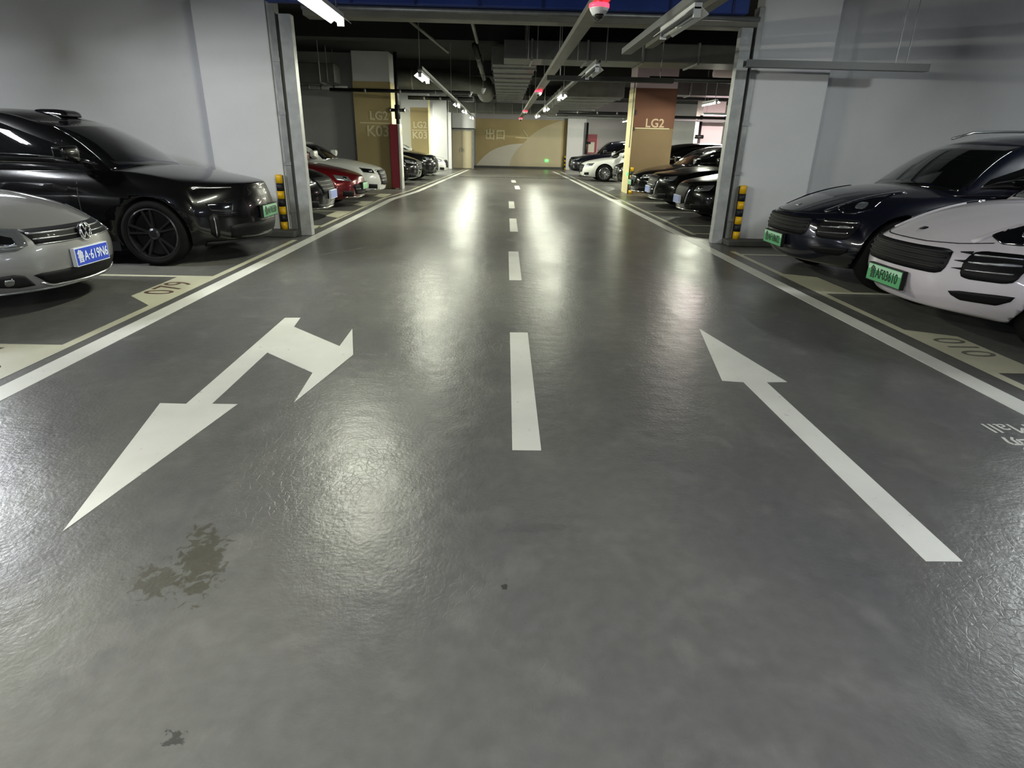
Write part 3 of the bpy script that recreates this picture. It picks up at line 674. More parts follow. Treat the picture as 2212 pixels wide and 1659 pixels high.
# ------------------------------------------------------------------ cars
def interp(tab, x):
    if x <= tab[0][0]: return tab[0][1]
    if x >= tab[-1][0]: return tab[-1][1]
    for i in range(len(tab) - 1):
        x0, y0 = tab[i]; x1, y1 = tab[i + 1]
        if x0 <= x <= x1:
            m0 = (y1 - tab[i - 1][1]) / (x1 - tab[i - 1][0]) if i > 0 else (y1 - y0) / (x1 - x0)
            m1 = (tab[i + 2][1] - y0) / (tab[i + 2][0] - x0) if i + 2 < len(tab) else (y1 - y0) / (x1 - x0)
            t = (x - x0) / (x1 - x0); h = x1 - x0
            return (2 * t**3 - 3 * t**2 + 1) * y0 + (t**3 - 2 * t**2 + t) * h * m0 + (-2 * t**3 + 3 * t**2) * y1 + (t**3 - t**2) * h * m1
def lattice(X, V, Wl, fn):
    idx = {}; vs = []; fs = []
    nx, nv, nw = len(X), len(V), len(Wl)
    def g(i, j, k):
        if (i, j, k) not in idx:
            idx[(i, j, k)] = len(vs); vs.append(fn(X[i], V[j], Wl[k]))
        return idx[(i, j, k)]
    for i in range(nx - 1):
        for j in range(nv - 1):
            for k in (0, nw - 1): fs.append((g(i, j, k), g(i + 1, j, k), g(i + 1, j + 1, k), g(i, j + 1, k)))
        for k in range(nw - 1):
            for j in (0, nv - 1): fs.append((g(i, j, k), g(i + 1, j, k), g(i + 1, j, k + 1), g(i, j, k + 1)))
    for j in range(nv - 1):
        for k in range(nw - 1):
            for i in (0, nx - 1): fs.append((g(i, j, k), g(i, j + 1, k), g(i, j + 1, k + 1), g(i, j, k + 1)))
    return vs, fs
def eval_mesh(vs, fs, level, cutters=None, mats=()):
    me = D.meshes.new('b'); me.from_pydata(vs, [], fs)
    bm = bmesh.new(); bm.from_mesh(me); bmesh.ops.recalc_face_normals(bm, faces=bm.faces); bm.to_mesh(me); bm.free()
    o = D.objects.new('b', me); COL.objects.link(o)
    s = o.modifiers.new('s', 'SUBSURF'); s.levels = level; s.render_levels = level
    dg = bpy.context.evaluated_depsgraph_get()
    plain = D.meshes.new_from_object(o.evaluated_get(dg))
    bvh = BVHTree.FromPolygons([v.co.copy() for v in plain.vertices], [tuple(p.vertices) for p in plain.polygons])
    out = plain
    if cutters:
        for q in mats: me.materials.append(q)
        cm = cutters.mesh('c'); cm.materials.append(mats[0]); cm.materials.append(mats[1])
        for p in cm.polygons: p.material_index = 1
        co = D.objects.new('c', cm); COL.objects.link(co)
        b = o.modifiers.new('b', 'BOOLEAN'); b.object = co; b.operation = 'DIFFERENCE'; b.solver = 'EXACT'
        dg = bpy.context.evaluated_depsgraph_get(); dg.update()
        out = D.meshes.new_from_object(o.evaluated_get(dg))
        D.objects.remove(co)
    D.objects.remove(o)
    return out, bvh

def cast(bvh, o, d, nearest=True):
    h = bvh.ray_cast(o, d)
    if h[0] is None:
        n = bvh.find_nearest(o + d * 3.2)
        return n[0], n[1]
    return h[0], h[1]
def polyl(pl, t):
    n = len(pl) - 1; s = t * n; i = min(int(s), n - 1); f = s - i
    return (pl[i][0] + (pl[i + 1][0] - pl[i][0]) * f, pl[i][1] + (pl[i + 1][1] - pl[i][1]) * f)
def resamp(pl, t):
    # by arc length
    L = [0]
    for a, b in zip(pl[:-1], pl[1:]): L.append(L[-1] + math.hypot(b[0] - a[0], b[1] - a[1]))
    if L[-1] == 0: return pl[0]
    s = t * L[-1]
    for i in range(len(pl) - 1):
        if s <= L[i + 1] + 1e-9:
            f = (s - L[i]) / max(L[i + 1] - L[i], 1e-9)
            return (pl[i][0] + (pl[i + 1][0] - pl[i][0]) * f, pl[i][1] + (pl[i + 1][1] - pl[i][1]) * f)
    return pl[-1]
def patch(bvhs, bot, top, view='front', off=.006, n=14, m=4, mirror=False, phi=0., side=1, xnom=.3, sink=.02):
    """surface-conforming panel between two curves; returns an MB"""
    def shoot(a, b):
        if view == 'front': o = Vector((-2, a, b)); d = Vector((1, 0, 0))
        elif view == 'corner':
            d = Vector((math.cos(phi), -side * math.sin(phi), 0)); o = Vector((xnom, a, b)) - d * 2.5
        elif view == 'side': o = Vector((a, side * 3, b)); d = Vector((0, -side, 0))
        elif view == 'top': o = Vector((a, b, 4)); d = Vector((0, 0, -1))
        best = None
        for bv in bvhs:
            h = bv.ray_cast(o, d)
            if h[0] is not None and (best is None or (h[0] - o).length < best[2]): best = (h[0], h[1], (h[0] - o).length)
        if best is None:
            q = None
            for bv in bvhs:
                h = bv.find_nearest(o + d * 2.5)
                if q is None or h[3] < q[3]: q = h
            best = (q[0], q[1])
        nn = best[1]
        if nn.dot(d) > 0: nn = -nn
        return best[0], nn
    vs = []; out = MB(); mm = -1 if mirror else 1
    for j in range(m + 1):
        for i in range(n + 1):
            a = resamp(bot, i / n); b = resamp(top, i / n); f = j / m
            p, nn = shoot((a[0] * (1 - f) + b[0] * f) * (mm if view in ('front', 'corner') else 1), a[1] * (1 - f) + b[1] * f)
            vs.append((p + nn * off, p - nn * sink))
    N = (n + 1) * (m + 1); verts = [v[0] for v in vs] + [v[1] for v in vs]; fs = []
    for j in range(m):
        for i in range(n):
            k = j * (n + 1) + i; fs.append((k, k + 1, k + n + 2, k + n + 1))
    rim = [i for i in range(n + 1)] + [(j + 1) * (n + 1) - 1 + 0 for j in range(1, m + 1)] + [m * (n + 1) + i for i in range(n - 1, -1, -1)] + [j * (n + 1) for j in range(m - 1, 0, -1)]
    for q in range(len(rim)):
        a, b = rim[q], rim[(q + 1) % len(rim)]; fs.append((a, b, b + N, a + N))
    out.add(verts, fs); return out

WHEELS = {}
def wheel_mesh(r, w, rim_r, spokes, style):
    key = (r, w, rim_r, spokes, style)
    if key in WHEELS: return WHEELS[key]
    t = MB(); t.lathe([(rim_r, -w / 2 + .02), (rim_r + .02, -w / 2), (r - .03, -w / 2), (r - .006, -w / 2 + .025), (r, -w / 2 + .05), (r, w / 2 - .05), (r - .006, w / 2 - .025), (r - .03, w / 2), (rim_r + .02, w / 2), (rim_r, w / 2 - .02)], 'y', 40, closed=True)
    tm = t.mesh('tyre')
    rm = MB(); rm.lathe([(rim_r + .004, w / 2 - .012), (rim_r - .012, w / 2 - .006), (rim_r - .02, w / 2 - .03), (rim_r - .03, -w / 2 + .03), (rim_r, -w / 2 + .02)], 'y', 40)
    rm.f = [f for f in rm.f if len(f) == 4]; rm.m = [0] * len(rm.f)
    for k in range(spokes):
        a = 2 * PI * k / spokes + .2
        sub = ((-.11, 1), (.11, 1)) if style == 'twin' else ((0, 1),)
        for da, _ in sub:
            ww = {'twin': .022, 'blade': .05, 'thin': .016}[style]
            c1, s1 = math.cos(a + da * .4), math.sin(a + da * .4); c2, s2 = math.cos(a + da * 1.6), math.sin(a + da * 1.6)
            rm.bar((c1 * .045, w / 2 - .055, s1 * .045), (c2 * (rim_r - .012), w / 2 - .02, s2 * (rim_r - .012)), ww, .03, up=(0, 1, 0))
    rm.lathe([(.065, w / 2 - .09), (.065, w / 2 - .04), (.04, w / 2 - .025), (.001, w / 2 - .022)], 'y', 20)
    rmm = rm.mesh('rim')
    dk = MB(); dk.lathe([(rim_r - .035, -.01), (rim_r - .035, .015), (.05, .015)], 'y', 28)
    dm = dk.mesh('disc')
    WHEELS[key] = (tm, rmm, dm); return WHEELS[key]

def car(spec, label, loc, facing, group=None, name='car'):
    S = spec
    L, Wd = S['L'], S['W']; hw0 = Wd / 2
    root = thing(name, label, 'car', (loc[0], loc[1], 0), (PI if facing > 0 else 0) + S.get('yaw', 0), group)
    paint = S['paint']
    top, bot, nose, tail = S['top'], S['bot'], S['nose'], S['tail']
    plan = S.get('plan', [(0, .94), (.5, .985), (1.2, 1.0), (L - 1.2, 1.0), (L - .4, .97), (L, .93)])
    pc, pe = S.get('pc', .42), S.get('pe', 3.0); crown = S.get('crown', .07)
    secw = S.get('sec', [(0, .90), (.18, .965), (.45, 1.0), (.75, .985), (.92, .94), (1, .86)])
    xf = 1.25
    def fn(x0, v, w):
        zt = interp(top, x0) - crown * abs(v) ** 2.4; zb = interp(bot, x0)
        z = zb + (zt - zb) * w
        y = v * hw0 * interp(plan, x0) * interp(secw, w)
        x = x0
        if x0 < xf:
            f = (1 - x0 / xf) ** 2; x = x0 + f * (pc * abs(v) ** pe + interp(nose, z))
        elif x0 > L - 1.0:
            f = ((x0 - (L - 1.0)) / 1.0) ** 2; x = x0 - f * (.30 * abs(v) ** 3 + interp(tail, z))
        return (x, y, z)
    X = [0, .06, .22, .45, .75, 1.1, 1.5, 2.0, 2.6, 3.2, 3.7, L - .75, L - .4, L - .15, L - .04, L]
    V = [-1, -.93, -.74, -.45, -.16, .16, .45, .74, .93, 1]
    Wl = [0, .07, .25, .5, .74, .92, 1]
    vs, fs = lattice(X, V, Wl, fn)
    R = S['wr']; cut = MB()
    for wx in (S['wf'], S['wb']):
        for s in (-1, 1):
            cut.lathe([(R + .045, s * (hw0 - .30)), (R + .045, s * (hw0 + .3))], 'y', 36, (wx, 0, R))
    bm_, bvh = eval_mesh(vs, fs, 2, cut, (paint, M_arch))
    link('body', bm_, None, root, True)
    # cabin
    C = S['cab']   # dict xb0,xb1,xr0,xr1, zb(belt table), zr table, wb, wr
    U = [0, .05, .2, .4, .6, .8, .95, 1]; V2 = [-1, -.9, -.55, -.18, .18, .55, .9, 1]; W2 = [0, .1, .45, .85, 1]
    def cfn(u, v, w):
        xl = C['xb0'] + (C['xb1'] - C['xb0']) * u; xh = C['xr0'] + (C['xr1'] - C['xr0']) * u
        zl = interp(top, xl) - .10; zh = interp(C['zr'], u) - .05 * abs(v) ** 2
        bulge = math.sin(w * PI / 2)
        x = xl + (xh - xl) * (w ** .85 if u < .1 else w); z = zl + (zh - zl) * bulge ** .95
        if u < .1: x += .16 * abs(v) ** 2.2 * (1 - .3 * w)
        if u > .9: x -= .12 * abs(v) ** 2
        hw = (C['wb'] + (C['wr'] - C['wb']) * w ** 1.2) * interp([(0, .93), (.3, 1.0), (.75, .99), (1, .86)], u)
        return (x, v * hw, z)
    vs, fs = lattice(U, V2, W2, cfn)
    cm, cb = eval_mesh(vs, fs, 2)
    cm.materials.clear()
    link('cabin', cm, S.get('roofpaint', paint), root, True)
    gl = S.get('glass', M_glass)
    xb0, xr0, xb1, xr1 = C['xb0'], C['xr0'], C['xb1'], C['xr1']
    zb = lambda x: interp(top, x) - .015
    zr_f = interp(C['zr'], 0.06)
    # windscreen (seen from the front)
    wz0 = zb(xb0) + .0; wz1 = zr_f - .07
    part = patch([cb], [(y * C['wb'] * .90, wz0 - .02 * abs(y)) for y in [-1 + .2 * i for i in range(11)]], [(y * C['wr'] * .90, wz1 - .02 * abs(y)) for y in [-1 + .2 * i for i in range(11)]], 'front', .004, 20, 8, sink=.004)
    part.build('windscreen', gl, root, True)
    # side windows
    bh = lambda u: (C['xb0'] + (C['xb1'] - C['xb0']) * u)
    wins = S.get('wins', [(.16, .50), (.53, .82), (.84, .93)])
    for s in (-1, 1):
        for wi, (u0, u1) in enumerate(wins):
            bpts = []; tpts = []
            for i in range(9):
                u = u0 + (u1 - u0) * i / 8
                xl = C['xb0'] + (C['xb1'] - C['xb0']) * u; xh = C['xr0'] + (C['xr1'] - C['xr0']) * u
                zl = interp(top, xl) - .005; zh = interp(C['zr'], u) - .115
                if wi == 0: xl -= .32 * (1 - i / 8)
                bpts.append((xl, zl)); tpts.append((xl + (xh - xl) * .82 + (.0 if wi else .22 * (1 - i / 8)), zh - (.05 * (1 - i / 8) ** 2 if wi == 0 else 0)))
            patch([cb], bpts, tpts, 'side', .004, 10, 4, side=s, sink=.004).build('side_window', gl, root, True)
        if S.get('chromeline'):
            bl_ = [(C['xb0'] - .1 + (C['xb1'] - C['xb0'] - .1) * i / 10, 0) for i in range(11)]
            patch([cb], [(x, interp(top, x) - .025) for x, _ in bl_], [(x, interp(top, x) - .003) for x, _ in bl_], 'side', .010, 14, 1, side=s).build('window_trim', M_chrome, root, True)
            tl_ = [(C['xr0'] + .1 + (C['xr1'] - C['xr0'] - .1) * i / 10) for i in range(11)]
            patch([cb], [(x, interp(C['zr'], (x - C['xr0']) / (C['xr1'] - C['xr0'])) - .125) for x in tl_], [(x, interp(C['zr'], (x - C['xr0']) / (C['xr1'] - C['xr0'])) - .105) for x in tl_], 'side', .010, 14, 1, side=s).build('window_trim', M_chrome, root, True)
    # wheels
    tm, rm, dm = wheel_mesh(R, S.get('ww', .235), S.get('rim', R * .68), S.get('spokes', 5), S.get('style', 'twin'))
    for wx in (S['wf'], S['wb']):
        for s in (-1, 1):
            w = link('wheel', tm, M_tyre, root, True); w.location = (wx, s * (hw0 - S.get('ww', .235) / 2 - .015), R)
            if s < 0: w.rotation_euler = (0, 0, PI)
            a = link('rim', rm, S.get('rimmat', M_rim_silver), w); b = link('brake_disc', dm, M_plast, w)
    # mirrors
    mx, mz = S.get('mirror', (C['xb0'] + .42, interp(top, C['xb0']) + .10))
    for s in S.get('mirrors', (-1, 1)):
        vs, fs = lattice([-.10, -.06, .05, .08], [-1, -.5, .5, 1], [-1, -.5, .5, 1], lambda x, v, w: (mx + (x + (.03 * abs(w) if x < 0 else 0)) * (1 - .25 * max(0, v * s)), s * (hw0 + .09) + v * .13, mz + w * (.082 - .018 * v * s) + .01 * v * s))
        mm_, _ = eval_mesh(vs, fs, 2); mm_.materials.clear()
        link('mirror', mm_, S.get('mirrormat', paint), root, True)
        MB().bar((mx, s * (hw0 - .10), mz - .07), (mx, s * (hw0 + .03), mz - .05), .05, .035).build('mirror_arm', M_plast, root)
    # sills / front lip
    MB().box(S['wf'] + R + .05, S['wb'] - R - .05, -hw0 * .93, hw0 * .93, interp(bot, 2) - .045, interp(bot, 2) + .06).build('sill', M_plast, root)
    # fascia pieces
    bv = [bvh]
    for pdef in S.get('pieces', []):
        nm, mt, b_, t_ = pdef[:4]; kw = dict(pdef[4]) if len(pdef) > 4 else {}
        both = kw.pop('both', False); lab = kw.pop('label', None)
        for mir in ((False, True) if both else (False,)):
            k2 = dict(kw)
            if k2.get('view') == 'corner': k2['side'] = -1 if mir else 1
            if k2.get('view') == 'side' and both: k2['side'] = -1 if mir else 1
            o = patch(bv, b_, t_, mirror=mir, **k2).build(nm, mt, root, True)
            if lab: o['label'] = lab
    # door seams
    for s in (-1, 1):
        for xs in S.get('seams', []):
            pts0 = [(xs + (.10 if k < 2 else 0) * 0, z) for k, z in enumerate([interp(bot, xs) + .12, interp(top, xs) - .10])]
            patch(bv, [(xs, pts0[0][1]), (xs, pts0[1][1])], [(xs + .012, pts0[0][1]), (xs + .012, pts0[1][1])], 'side', .0015, 8, 1, side=s, sink=.003).build('door_seam', M_arch, root)
    # number plate
    if 'plate' in S:
        kind, txt, py, pz, pw = S['plate']
        p, nn = cast(bvh, Vector((-2, py, pz)), Vector((1, 0, 0)))
        px = p.x - S.get('plate_off', .03)
        tilt = S.get('plate_tilt', 0.)
        pr = D.objects.new('tmp', None) if False else None
        bt = Matrix.Translation((px, py, pz)) @ Matrix.Rotation(tilt, 4, 'Y')
        rim_ = MB().box(-.006, .03, -pw / 2 - .008, pw / 2 + .008, -.078, .078); me = rim_.mesh(); me.transform(bt); pl = link('number_plate', me, M_plate_w if kind == 'blue' else M_plast, root)
        me = MB().box(-.009, 0, -pw / 2, pw / 2, -.07, .07).mesh(); me.transform(bt)
        link('plate_face', me, (M_plate_b if txt else M_plate_bf) if kind == 'blue' else (M_plate_g if txt else M_plate_gf), pl)
        if kind == 'green':
            me = MB().box(-.010, 0, -pw / 2 + .004, pw / 2 - .004, .025, .066).mesh(); me.transform(bt); link('plate_top_band', me, pbr('plate_pale_green', (170, 214, 184), .4), pl)
        if txt:
            tmx = bt @ basis((-.011, 0, -.003), (0, -1, 0), (0, 0, 1))
            text_obj('characters', txt, .118, M_plate_w if kind == 'blue' else M_plate_k, pl, tmx, .0012, S.get('psq', .80), bold=.0012)
    if 'extra' in S: S['extra'](root, bvh, cb, S)
    return root

def arc(y0, y1, z0, z1, n=10, bow=0.):
    return [(y0 + (y1 - y0) * i / n, z0 + (z1 - z0) * i / n + bow * math.sin(PI * i / n)) for i in range(n + 1)]
def mirrored(half):   # half from centre outwards -> full curve left to right
    return [(-a, b) for a, b in reversed(half)] + [p for p in half if p[0] > 1e-6 or True][1:]
def rr(y0, y1, z0, z1, r):
    """rounded rectangle as bottom / top curves"""
    b = [(y0, (z0 + z1) / 2), (y0 + r * .08, z0 + r * .6), (y0 + r * .35, z0 + r * .15), (y0 + r, z0), (y1 - r, z0), (y1 - r * .35, z0 + r * .15), (y1 - r * .08, z0 + r * .6), (y1, (z0 + z1) / 2)]
    t = [(p[0], z0 + z1 - p[1]) for p in b]
    return b, t
def quad(y0, y1, b0, b1, t0, t1, n=8): return arc(y0, y1, b0, b1, n), arc(y0, y1, t0, t1, n)

def paint(name, col, metal=.0, rough=.35): return pbr(name, col, rough, metal=metal, coat=1., spec=.25)
P_silver = paint('silver_paint', (140, 140, 140), .45, .4)
P_black = pbr('black_paint', (7, 7, 8), .25, coat=.65, spec=.15)
P_white = paint('white_paint', (198, 192, 200), 0, .35)
P_navy = paint('dark_blue_paint', (17, 19, 31), .2, .3)
P_red = paint('dark_red_paint', (84, 10, 16), .3, .3)
P_white2 = paint('cool_white_paint', (205, 208, 205), 0, .35)

# --- sedans and SUVs share shape tables
def sedan(L=4.65, W=1.80, H=1.46, hood=.0, noseh=.0, cx0=0., **k):
    s = dict(L=L, W=W, wr=.325, wf=.90, wb=L - 1.05, seams=[1.62, 2.7],
             top=[(0, .66 + noseh), (.08, .72 + noseh), (.35, .80 + hood), (.8, .88 + hood), (1.3, .955 + hood), (2.2, .97), (3.2, .985), (L - 1.0, 1.0), (L - .35, 1.0), (L, .93)],
             bot=[(0, .20), (.25, .175), (.8, .17), (L - .8, .19), (L - .1, .26), (L, .32)],
             nose=[(.15, .10), (.25, .03), (.42, .0), (.55, .01), (.68, .05), (.80, .12)], tail=[(.2, .12), (.4, .02), (.7, .0), (.95, .06)],
             cab=dict(xb0=1.18 + cx0, xb1=L - .72, xr0=2.0 + cx0, xr1=L - 1.45 + cx0 * .3, zr=[(0, H - .09), (.15, H - .03), (.4, H), (.7, H - .02), (.9, H - .06), (1, H - .11)], wb=W / 2 - .07, wr=W / 2 - .29))
    s.update(k); return s
def suv(L=4.85, W=1.94, H=1.68, hood=.0, noseh=0., **k):
    s = dict(L=L, W=W, wr=.37, wf=.93, wb=L - 1.02, ww=.26, seams=[1.75, 2.85],
             top=[(0, .78 + noseh), (.08, .84 + noseh), (.35, .93 + hood), (.8, 1.02 + hood), (1.3, 1.08 + hood), (2.2, 1.09), (3.2, 1.11), (L - .6, 1.13), (L - .2, 1.10), (L, 1.0)],
             bot=[(0, .26), (.25, .22), (.8, .21), (L - .8, .23), (L - .1, .33), (L, .4)],
             nose=[(.2, .12), (.32, .03), (.5, .0), (.66, .01), (.80, .06), (.92, .14)], tail=[(.3, .12), (.5, .02), (.8, .0), (1.1, .1)],
             cab=dict(xb0=1.22, xb1=L - .16, xr0=2.05, xr1=L - .55, zr=[(0, H - .09), (.15, H - .03), (.4, H), (.7, H - .01), (.9, H - .05), (1, H - .10)], wb=W / 2 - .08, wr=W / 2 - .30))
    s.update(k); return s

# silver sedan, front left of frame
def silver_extra(root, bvh, cb, S):
    # emblem: ring with a V above a W
    p, n = cast(bvh, Vector((-2, 0, .625)), Vector((1, 0, 0)))
    x = p.x - .035
    t = MB(); R = .072; ring = []
    for k in range(33):
        a = 2 * PI * k / 32; ring.append((x, R * math.cos(a), .625 + R * math.sin(a)))
    t.tube(ring, .007, 6, cap=False)
    def st(pts):
        for a, b in zip(pts[:-1], pts[1:]): t.bar((x, a[0] * R, .625 + a[1] * R), (x, b[0] * R, .625 + b[1] * R), .011, .011, up=(1, 0, 0))
    st([(-.42, .88), (0, .12), (.42, .88)]); st([(-.86, .38), (-.42, -.82), (0, -.02), (.42, -.82), (.86, .38)])
    t.build('emblem', M_chrome, root, True)
    MB().lathe([(.068, .012), (.068, .03), (.001, .03)], 'x', 24, (x, 0, .625)).build('emblem_disc', M_grille, root, True)
silver = sedan(L=4.6, W=1.80, H=1.47, paint=P_silver, rimmat=M_rim_silver, mirror=(1.75, 1.08), plate=('blue', '鲁A·619N6', 0, .425, .44), plate_off=.02, extra=silver_extra,
    pc=.40, glass=M_glass, hood=.03, psq=.76,
    pieces=[
        ('grille', M_grille, arc(-.47, .47, .575, .575, 12), arc(-.47, .47, .69, .69, 12), dict(off=.004, n=24, m=3)),
        ('grille_slat', M_chrome_soft, arc(-.46, .46, .610, .610, 12), arc(-.46, .46, .618, .618, 12), dict(off=.013, n=24, m=1)),
        ('grille_slat', M_chrome_soft, arc(-.46, .46, .650, .650, 12), arc(-.46, .46, .658, .658, 12), dict(off=.013, n=24, m=1)),
        ('headlamp', M_lampglass, [(.455, .575), (.55, .54), (.70, .54), (.86, .59)], [(.455, .69), (.60, .705), (.76, .745), (.88, .78)], dict(off=.008, n=14, m=5, both=True, view='corner', phi=.5, xnom=.25)),
        ('lamp_reflector', M_chrome, [(.54, .575), (.63, .57), (.72, .585)], [(.54, .63), (.63, .66), (.72, .67)], dict(off=.014, n=8, m=3, both=True, view='corner', phi=.5, xnom=.25)),
        ('lamp_bar', M_chrome_soft, [(.50, .560), (.62, .553), (.78, .575)], [(.50, .568), (.62, .562), (.78, .585)], dict(off=.018, n=10, m=1, both=True, view='corner', phi=.5, xnom=.25)),
        ('grille_bar_lower', M_chrome_soft, arc(-.46, .46, .570, .570, 12), arc(-.46, .46, .576, .576, 12), dict(off=.012, n=20, m=1)),
        ('lower_intake', M_grille, [(-.46, .27), (-.40, .235), (0, .23), (.40, .235), (.46, .27)], [(-.54, .335), (-.5, .345), (0, .35), (.5, .345), (.54, .335)], dict(off=.004, n=20, m=3)),
        ('intake_trim', M_chrome_soft, [(-.49, .262), (-.41, .222), (0, .215), (.41, .222), (.49, .262)], [(-.48, .270), (-.405, .232), (0, .226), (.405, .232), (.48, .270)], dict(off=.012, n=20, m=1)),
        ('fog_surround', M_plast, [(.50, .25), (.62, .245), (.80, .27)], [(.58, .345), (.66, .36), (.82, .35)], dict(off=.005, n=12, m=4, both=True, view='corner', phi=.45, xnom=.2)),
        ('fog_lamp', M_chrome, rr(.66, .73, .275, .335, .03)[0], rr(.66, .73, .275, .335, .03)[1], dict(off=.015, n=8, m=3, both=True, view='corner', phi=.45, xnom=.2)),
        ('bumper_lip', M_chrome_soft, arc(-.70, .70, .196, .196, 14), arc(-.70, .70, .206, .206, 14), dict(off=.012, n=24, m=1)),
    ])
car(silver, 'silver sedan with round badge and blue 619N6 plate, left foreground', (-3.70, 5.50), 1)

# black electric crossover
def black_extra(root, bvh, cb, S):
    C = S['cab']
    zr = interp(C['zr'], .06)
    vs, fs = lattice([-.10, -.06, .1, .3], [-1, -.7, .7, 1], [0, .5, 1], lambda x, v, w: (C['xr0'] + .10 + x, v * (.17 - .03 * w), zr - .03 + w * .085 * (1 if x > -.08 else .5)))
    me, _ = eval_mesh(vs, fs, 1); me.materials.clear(); link('roof_sensor', me, M_lens, root, True)
blackc = suv(rough=1, L=4.87, W=1.95, H=1.70, paint=P_black, rimmat=M_rim_dark, style='twin', spokes=5, rim=.285, wr=.37, wf=1.02, plate=('green', '鲁AF0550', 0, .57, .48), plate_off=.02, extra=black_extra,
    top=[(0, .90), (.05, .925), (.3, .965), (.8, 1.03), (1.3, 1.10), (2.2, 1.12), (3.2, 1.13), (4.2, 1.14), (4.67, 1.10), (4.87, 1.0)],
    nose=[(.2, .10), (.32, .02), (.5, .0), (.70, .02), (.80, .05), (.87, .07), (.96, .04)], pc=.50, pe=2.6, crown=.05,
    cab=dict(xb0=1.15, xb1=4.72, xr0=2.22, xr1=4.2, zr=[(0, 1.60), (.12, 1.67), (.35, 1.70), (.7, 1.67), (.9, 1.60), (1, 1.55)], wb=.90, wr=.64), glass=M_glass, mirrormat=P_black, mirrors=(1,), mirror=(1.72, 1.22),
    pieces=[
        ('headlamp', M_darklamp, arc(.56, .86, .60, .63, 8), arc(.52, .90, .70, .71, 8), dict(off=.003, n=14, m=4, both=True, view='corner', phi=.6, xnom=.3)),
        ('daytime_light', M_chrome_soft, arc(.46, .95, .868, .872, 8), arc(.46, .95, .874, .879, 8), dict(off=.004, sink=.004, n=12, m=1, both=True, view='corner', phi=.6, xnom=.3)),
        ('lower_intake', M_grille, [(-.62, .30), (-.5, .27), (0, .26), (.5, .27), (.62, .30)], [(-.66, .44), (-.5, .46), (0, .46), (.5, .46), (.66, .44)], dict(off=.004, n=22, m=3)),
        ('air_vent', M_grille, [(.72, .33), (.78, .31), (.86, .36)], [(.74, .58), (.80, .60), (.88, .56)], dict(off=.004, n=8, m=4, both=True, view='corner', phi=.7, xnom=.35)),
        ('vent_fin', M_chrome_soft, [(.77, .34), (.785, .34)], [(.80, .56), (.812, .56)], dict(off=.012, n=2, m=5, both=True, view='corner', phi=.7, xnom=.35)),
        ('front_lip', M_plast, arc(-.75, .75, .225, .225, 14), arc(-.78, .78, .262, .262, 14), dict(off=.020, n=24, m=1)),
    ])
car(blackc, 'black crossover with roof sensor and green plate beside the left white pillar', (-3.0, 8.06), 1)

# white and dark blue SUVs (same model)
def cay_pieces(slat):
    P_ = []
    b, t_ = rr(-.50, .50, .545, .735, .07)
    P_.append(('grille', M_grille, b, t_, dict(off=.006, n=28, m=5)))
    for z in (.585, .625, .665, .70): P_.append(('grille_slat', M_plast, arc(-.47, .47, z, z, 10), arc(-.47, .47, z + .014, z + .014, 10), dict(off=.017, n=18, m=1)))
    b, t_ = rr(.58, .93, .54, .745, .07)
    P_.append(('side_intake', M_grille, b, t_, dict(off=.006, n=16, m=5, both=True, view='corner', phi=.35, xnom=.2)))
    for z in (.60, .655, .705): P_.append(('intake_slat', slat, arc(.61, .89, z, z + .004, 8), arc(.61, .89, z + .008, z + .012, 8), dict(off=.02, n=10, m=1, both=True, view='corner', phi=.35, xnom=.2)))
    for z in (.60, .655, .715): P_.append(('gill_notch', M_grille, arc(.515, .59, z + .006, z, 3), arc(.515, .59, z + .008, z + .018, 3), dict(off=.010, n=4, m=1, both=True, view='corner', phi=.35, xnom=.2)))
    P_.append(('fog_intake', M_grille, [(.56, .405), (.62, .375), (.85, .375), (.93, .42)], [(.54, .43), (.62, .445), (.85, .455), (.95, .455)], dict(off=.006, n=16, m=3, both=True, view='corner', phi=.35, xnom=.2)))
    P_.append(('headlamp', M_darklamp, [(.55, .845), (.66, .80), (.80, .80), (.95, .86)], [(.55, .855), (.66, .92), (.80, .985), (.95, 1.03)], dict(off=.010, n=16, m=6, both=True, view='corner', phi=.55, xnom=.35)))
    P_.append(('lamp_element', M_lampglass, rr(.74, .86, .85, .91, .03)[0], rr(.74, .86, .85, .91, .03)[1], dict(off=.016, n=8, m=3, both=True, view='corner', phi=.55, xnom=.35)))
    P_.append(('bonnet_seam', M_arch, [(.0, .765), (.25, .764), (.45, .775), (.58, .80)], [(.0, .771), (.25, .770), (.45, .781), (.58, .806)], dict(off=.002, n=12, m=1, both=True, sink=.004)))
    return P_
def cay_extra(root, bvh, cb, S):
    p, n = cast(bvh, Vector((.16, 0, 3)), Vector((0, 0, -1)))
    o = patch([bvh], [(.20, -.022), (.215, -.03), (.25, -.03)], [(.20, .022), (.215, .03), (.25, .03)], 'top', .006, 6, 3, sink=.003).build('badge', S['badgemat'], root, True)
    for s in (-1, 1):   # raised bonnet creases
        patch([bvh], [(.30 + .1 * i, s * (.46 + .010 * i)) for i in range(9)], [(.30 + .1 * i, s * (.50 + .010 * i)) for i in range(9)], 'top', .010, 12, 2, sink=.01).build('bonnet_crease', S['paint'], root, True)
        m = MB(); q = [(S['cab']['xr0'] + .15 + i * .25, s * (S['cab']['wr'] - .02), interp(S['cab']['zr'], .1 + i * .09) + .035) for i in range(9)]
        q[0] = (q[0][0], q[0][1], q[0][2] - .05); m.tube(q, .014, 8); m.build('roof_rail', M_chrome_soft, root, True)
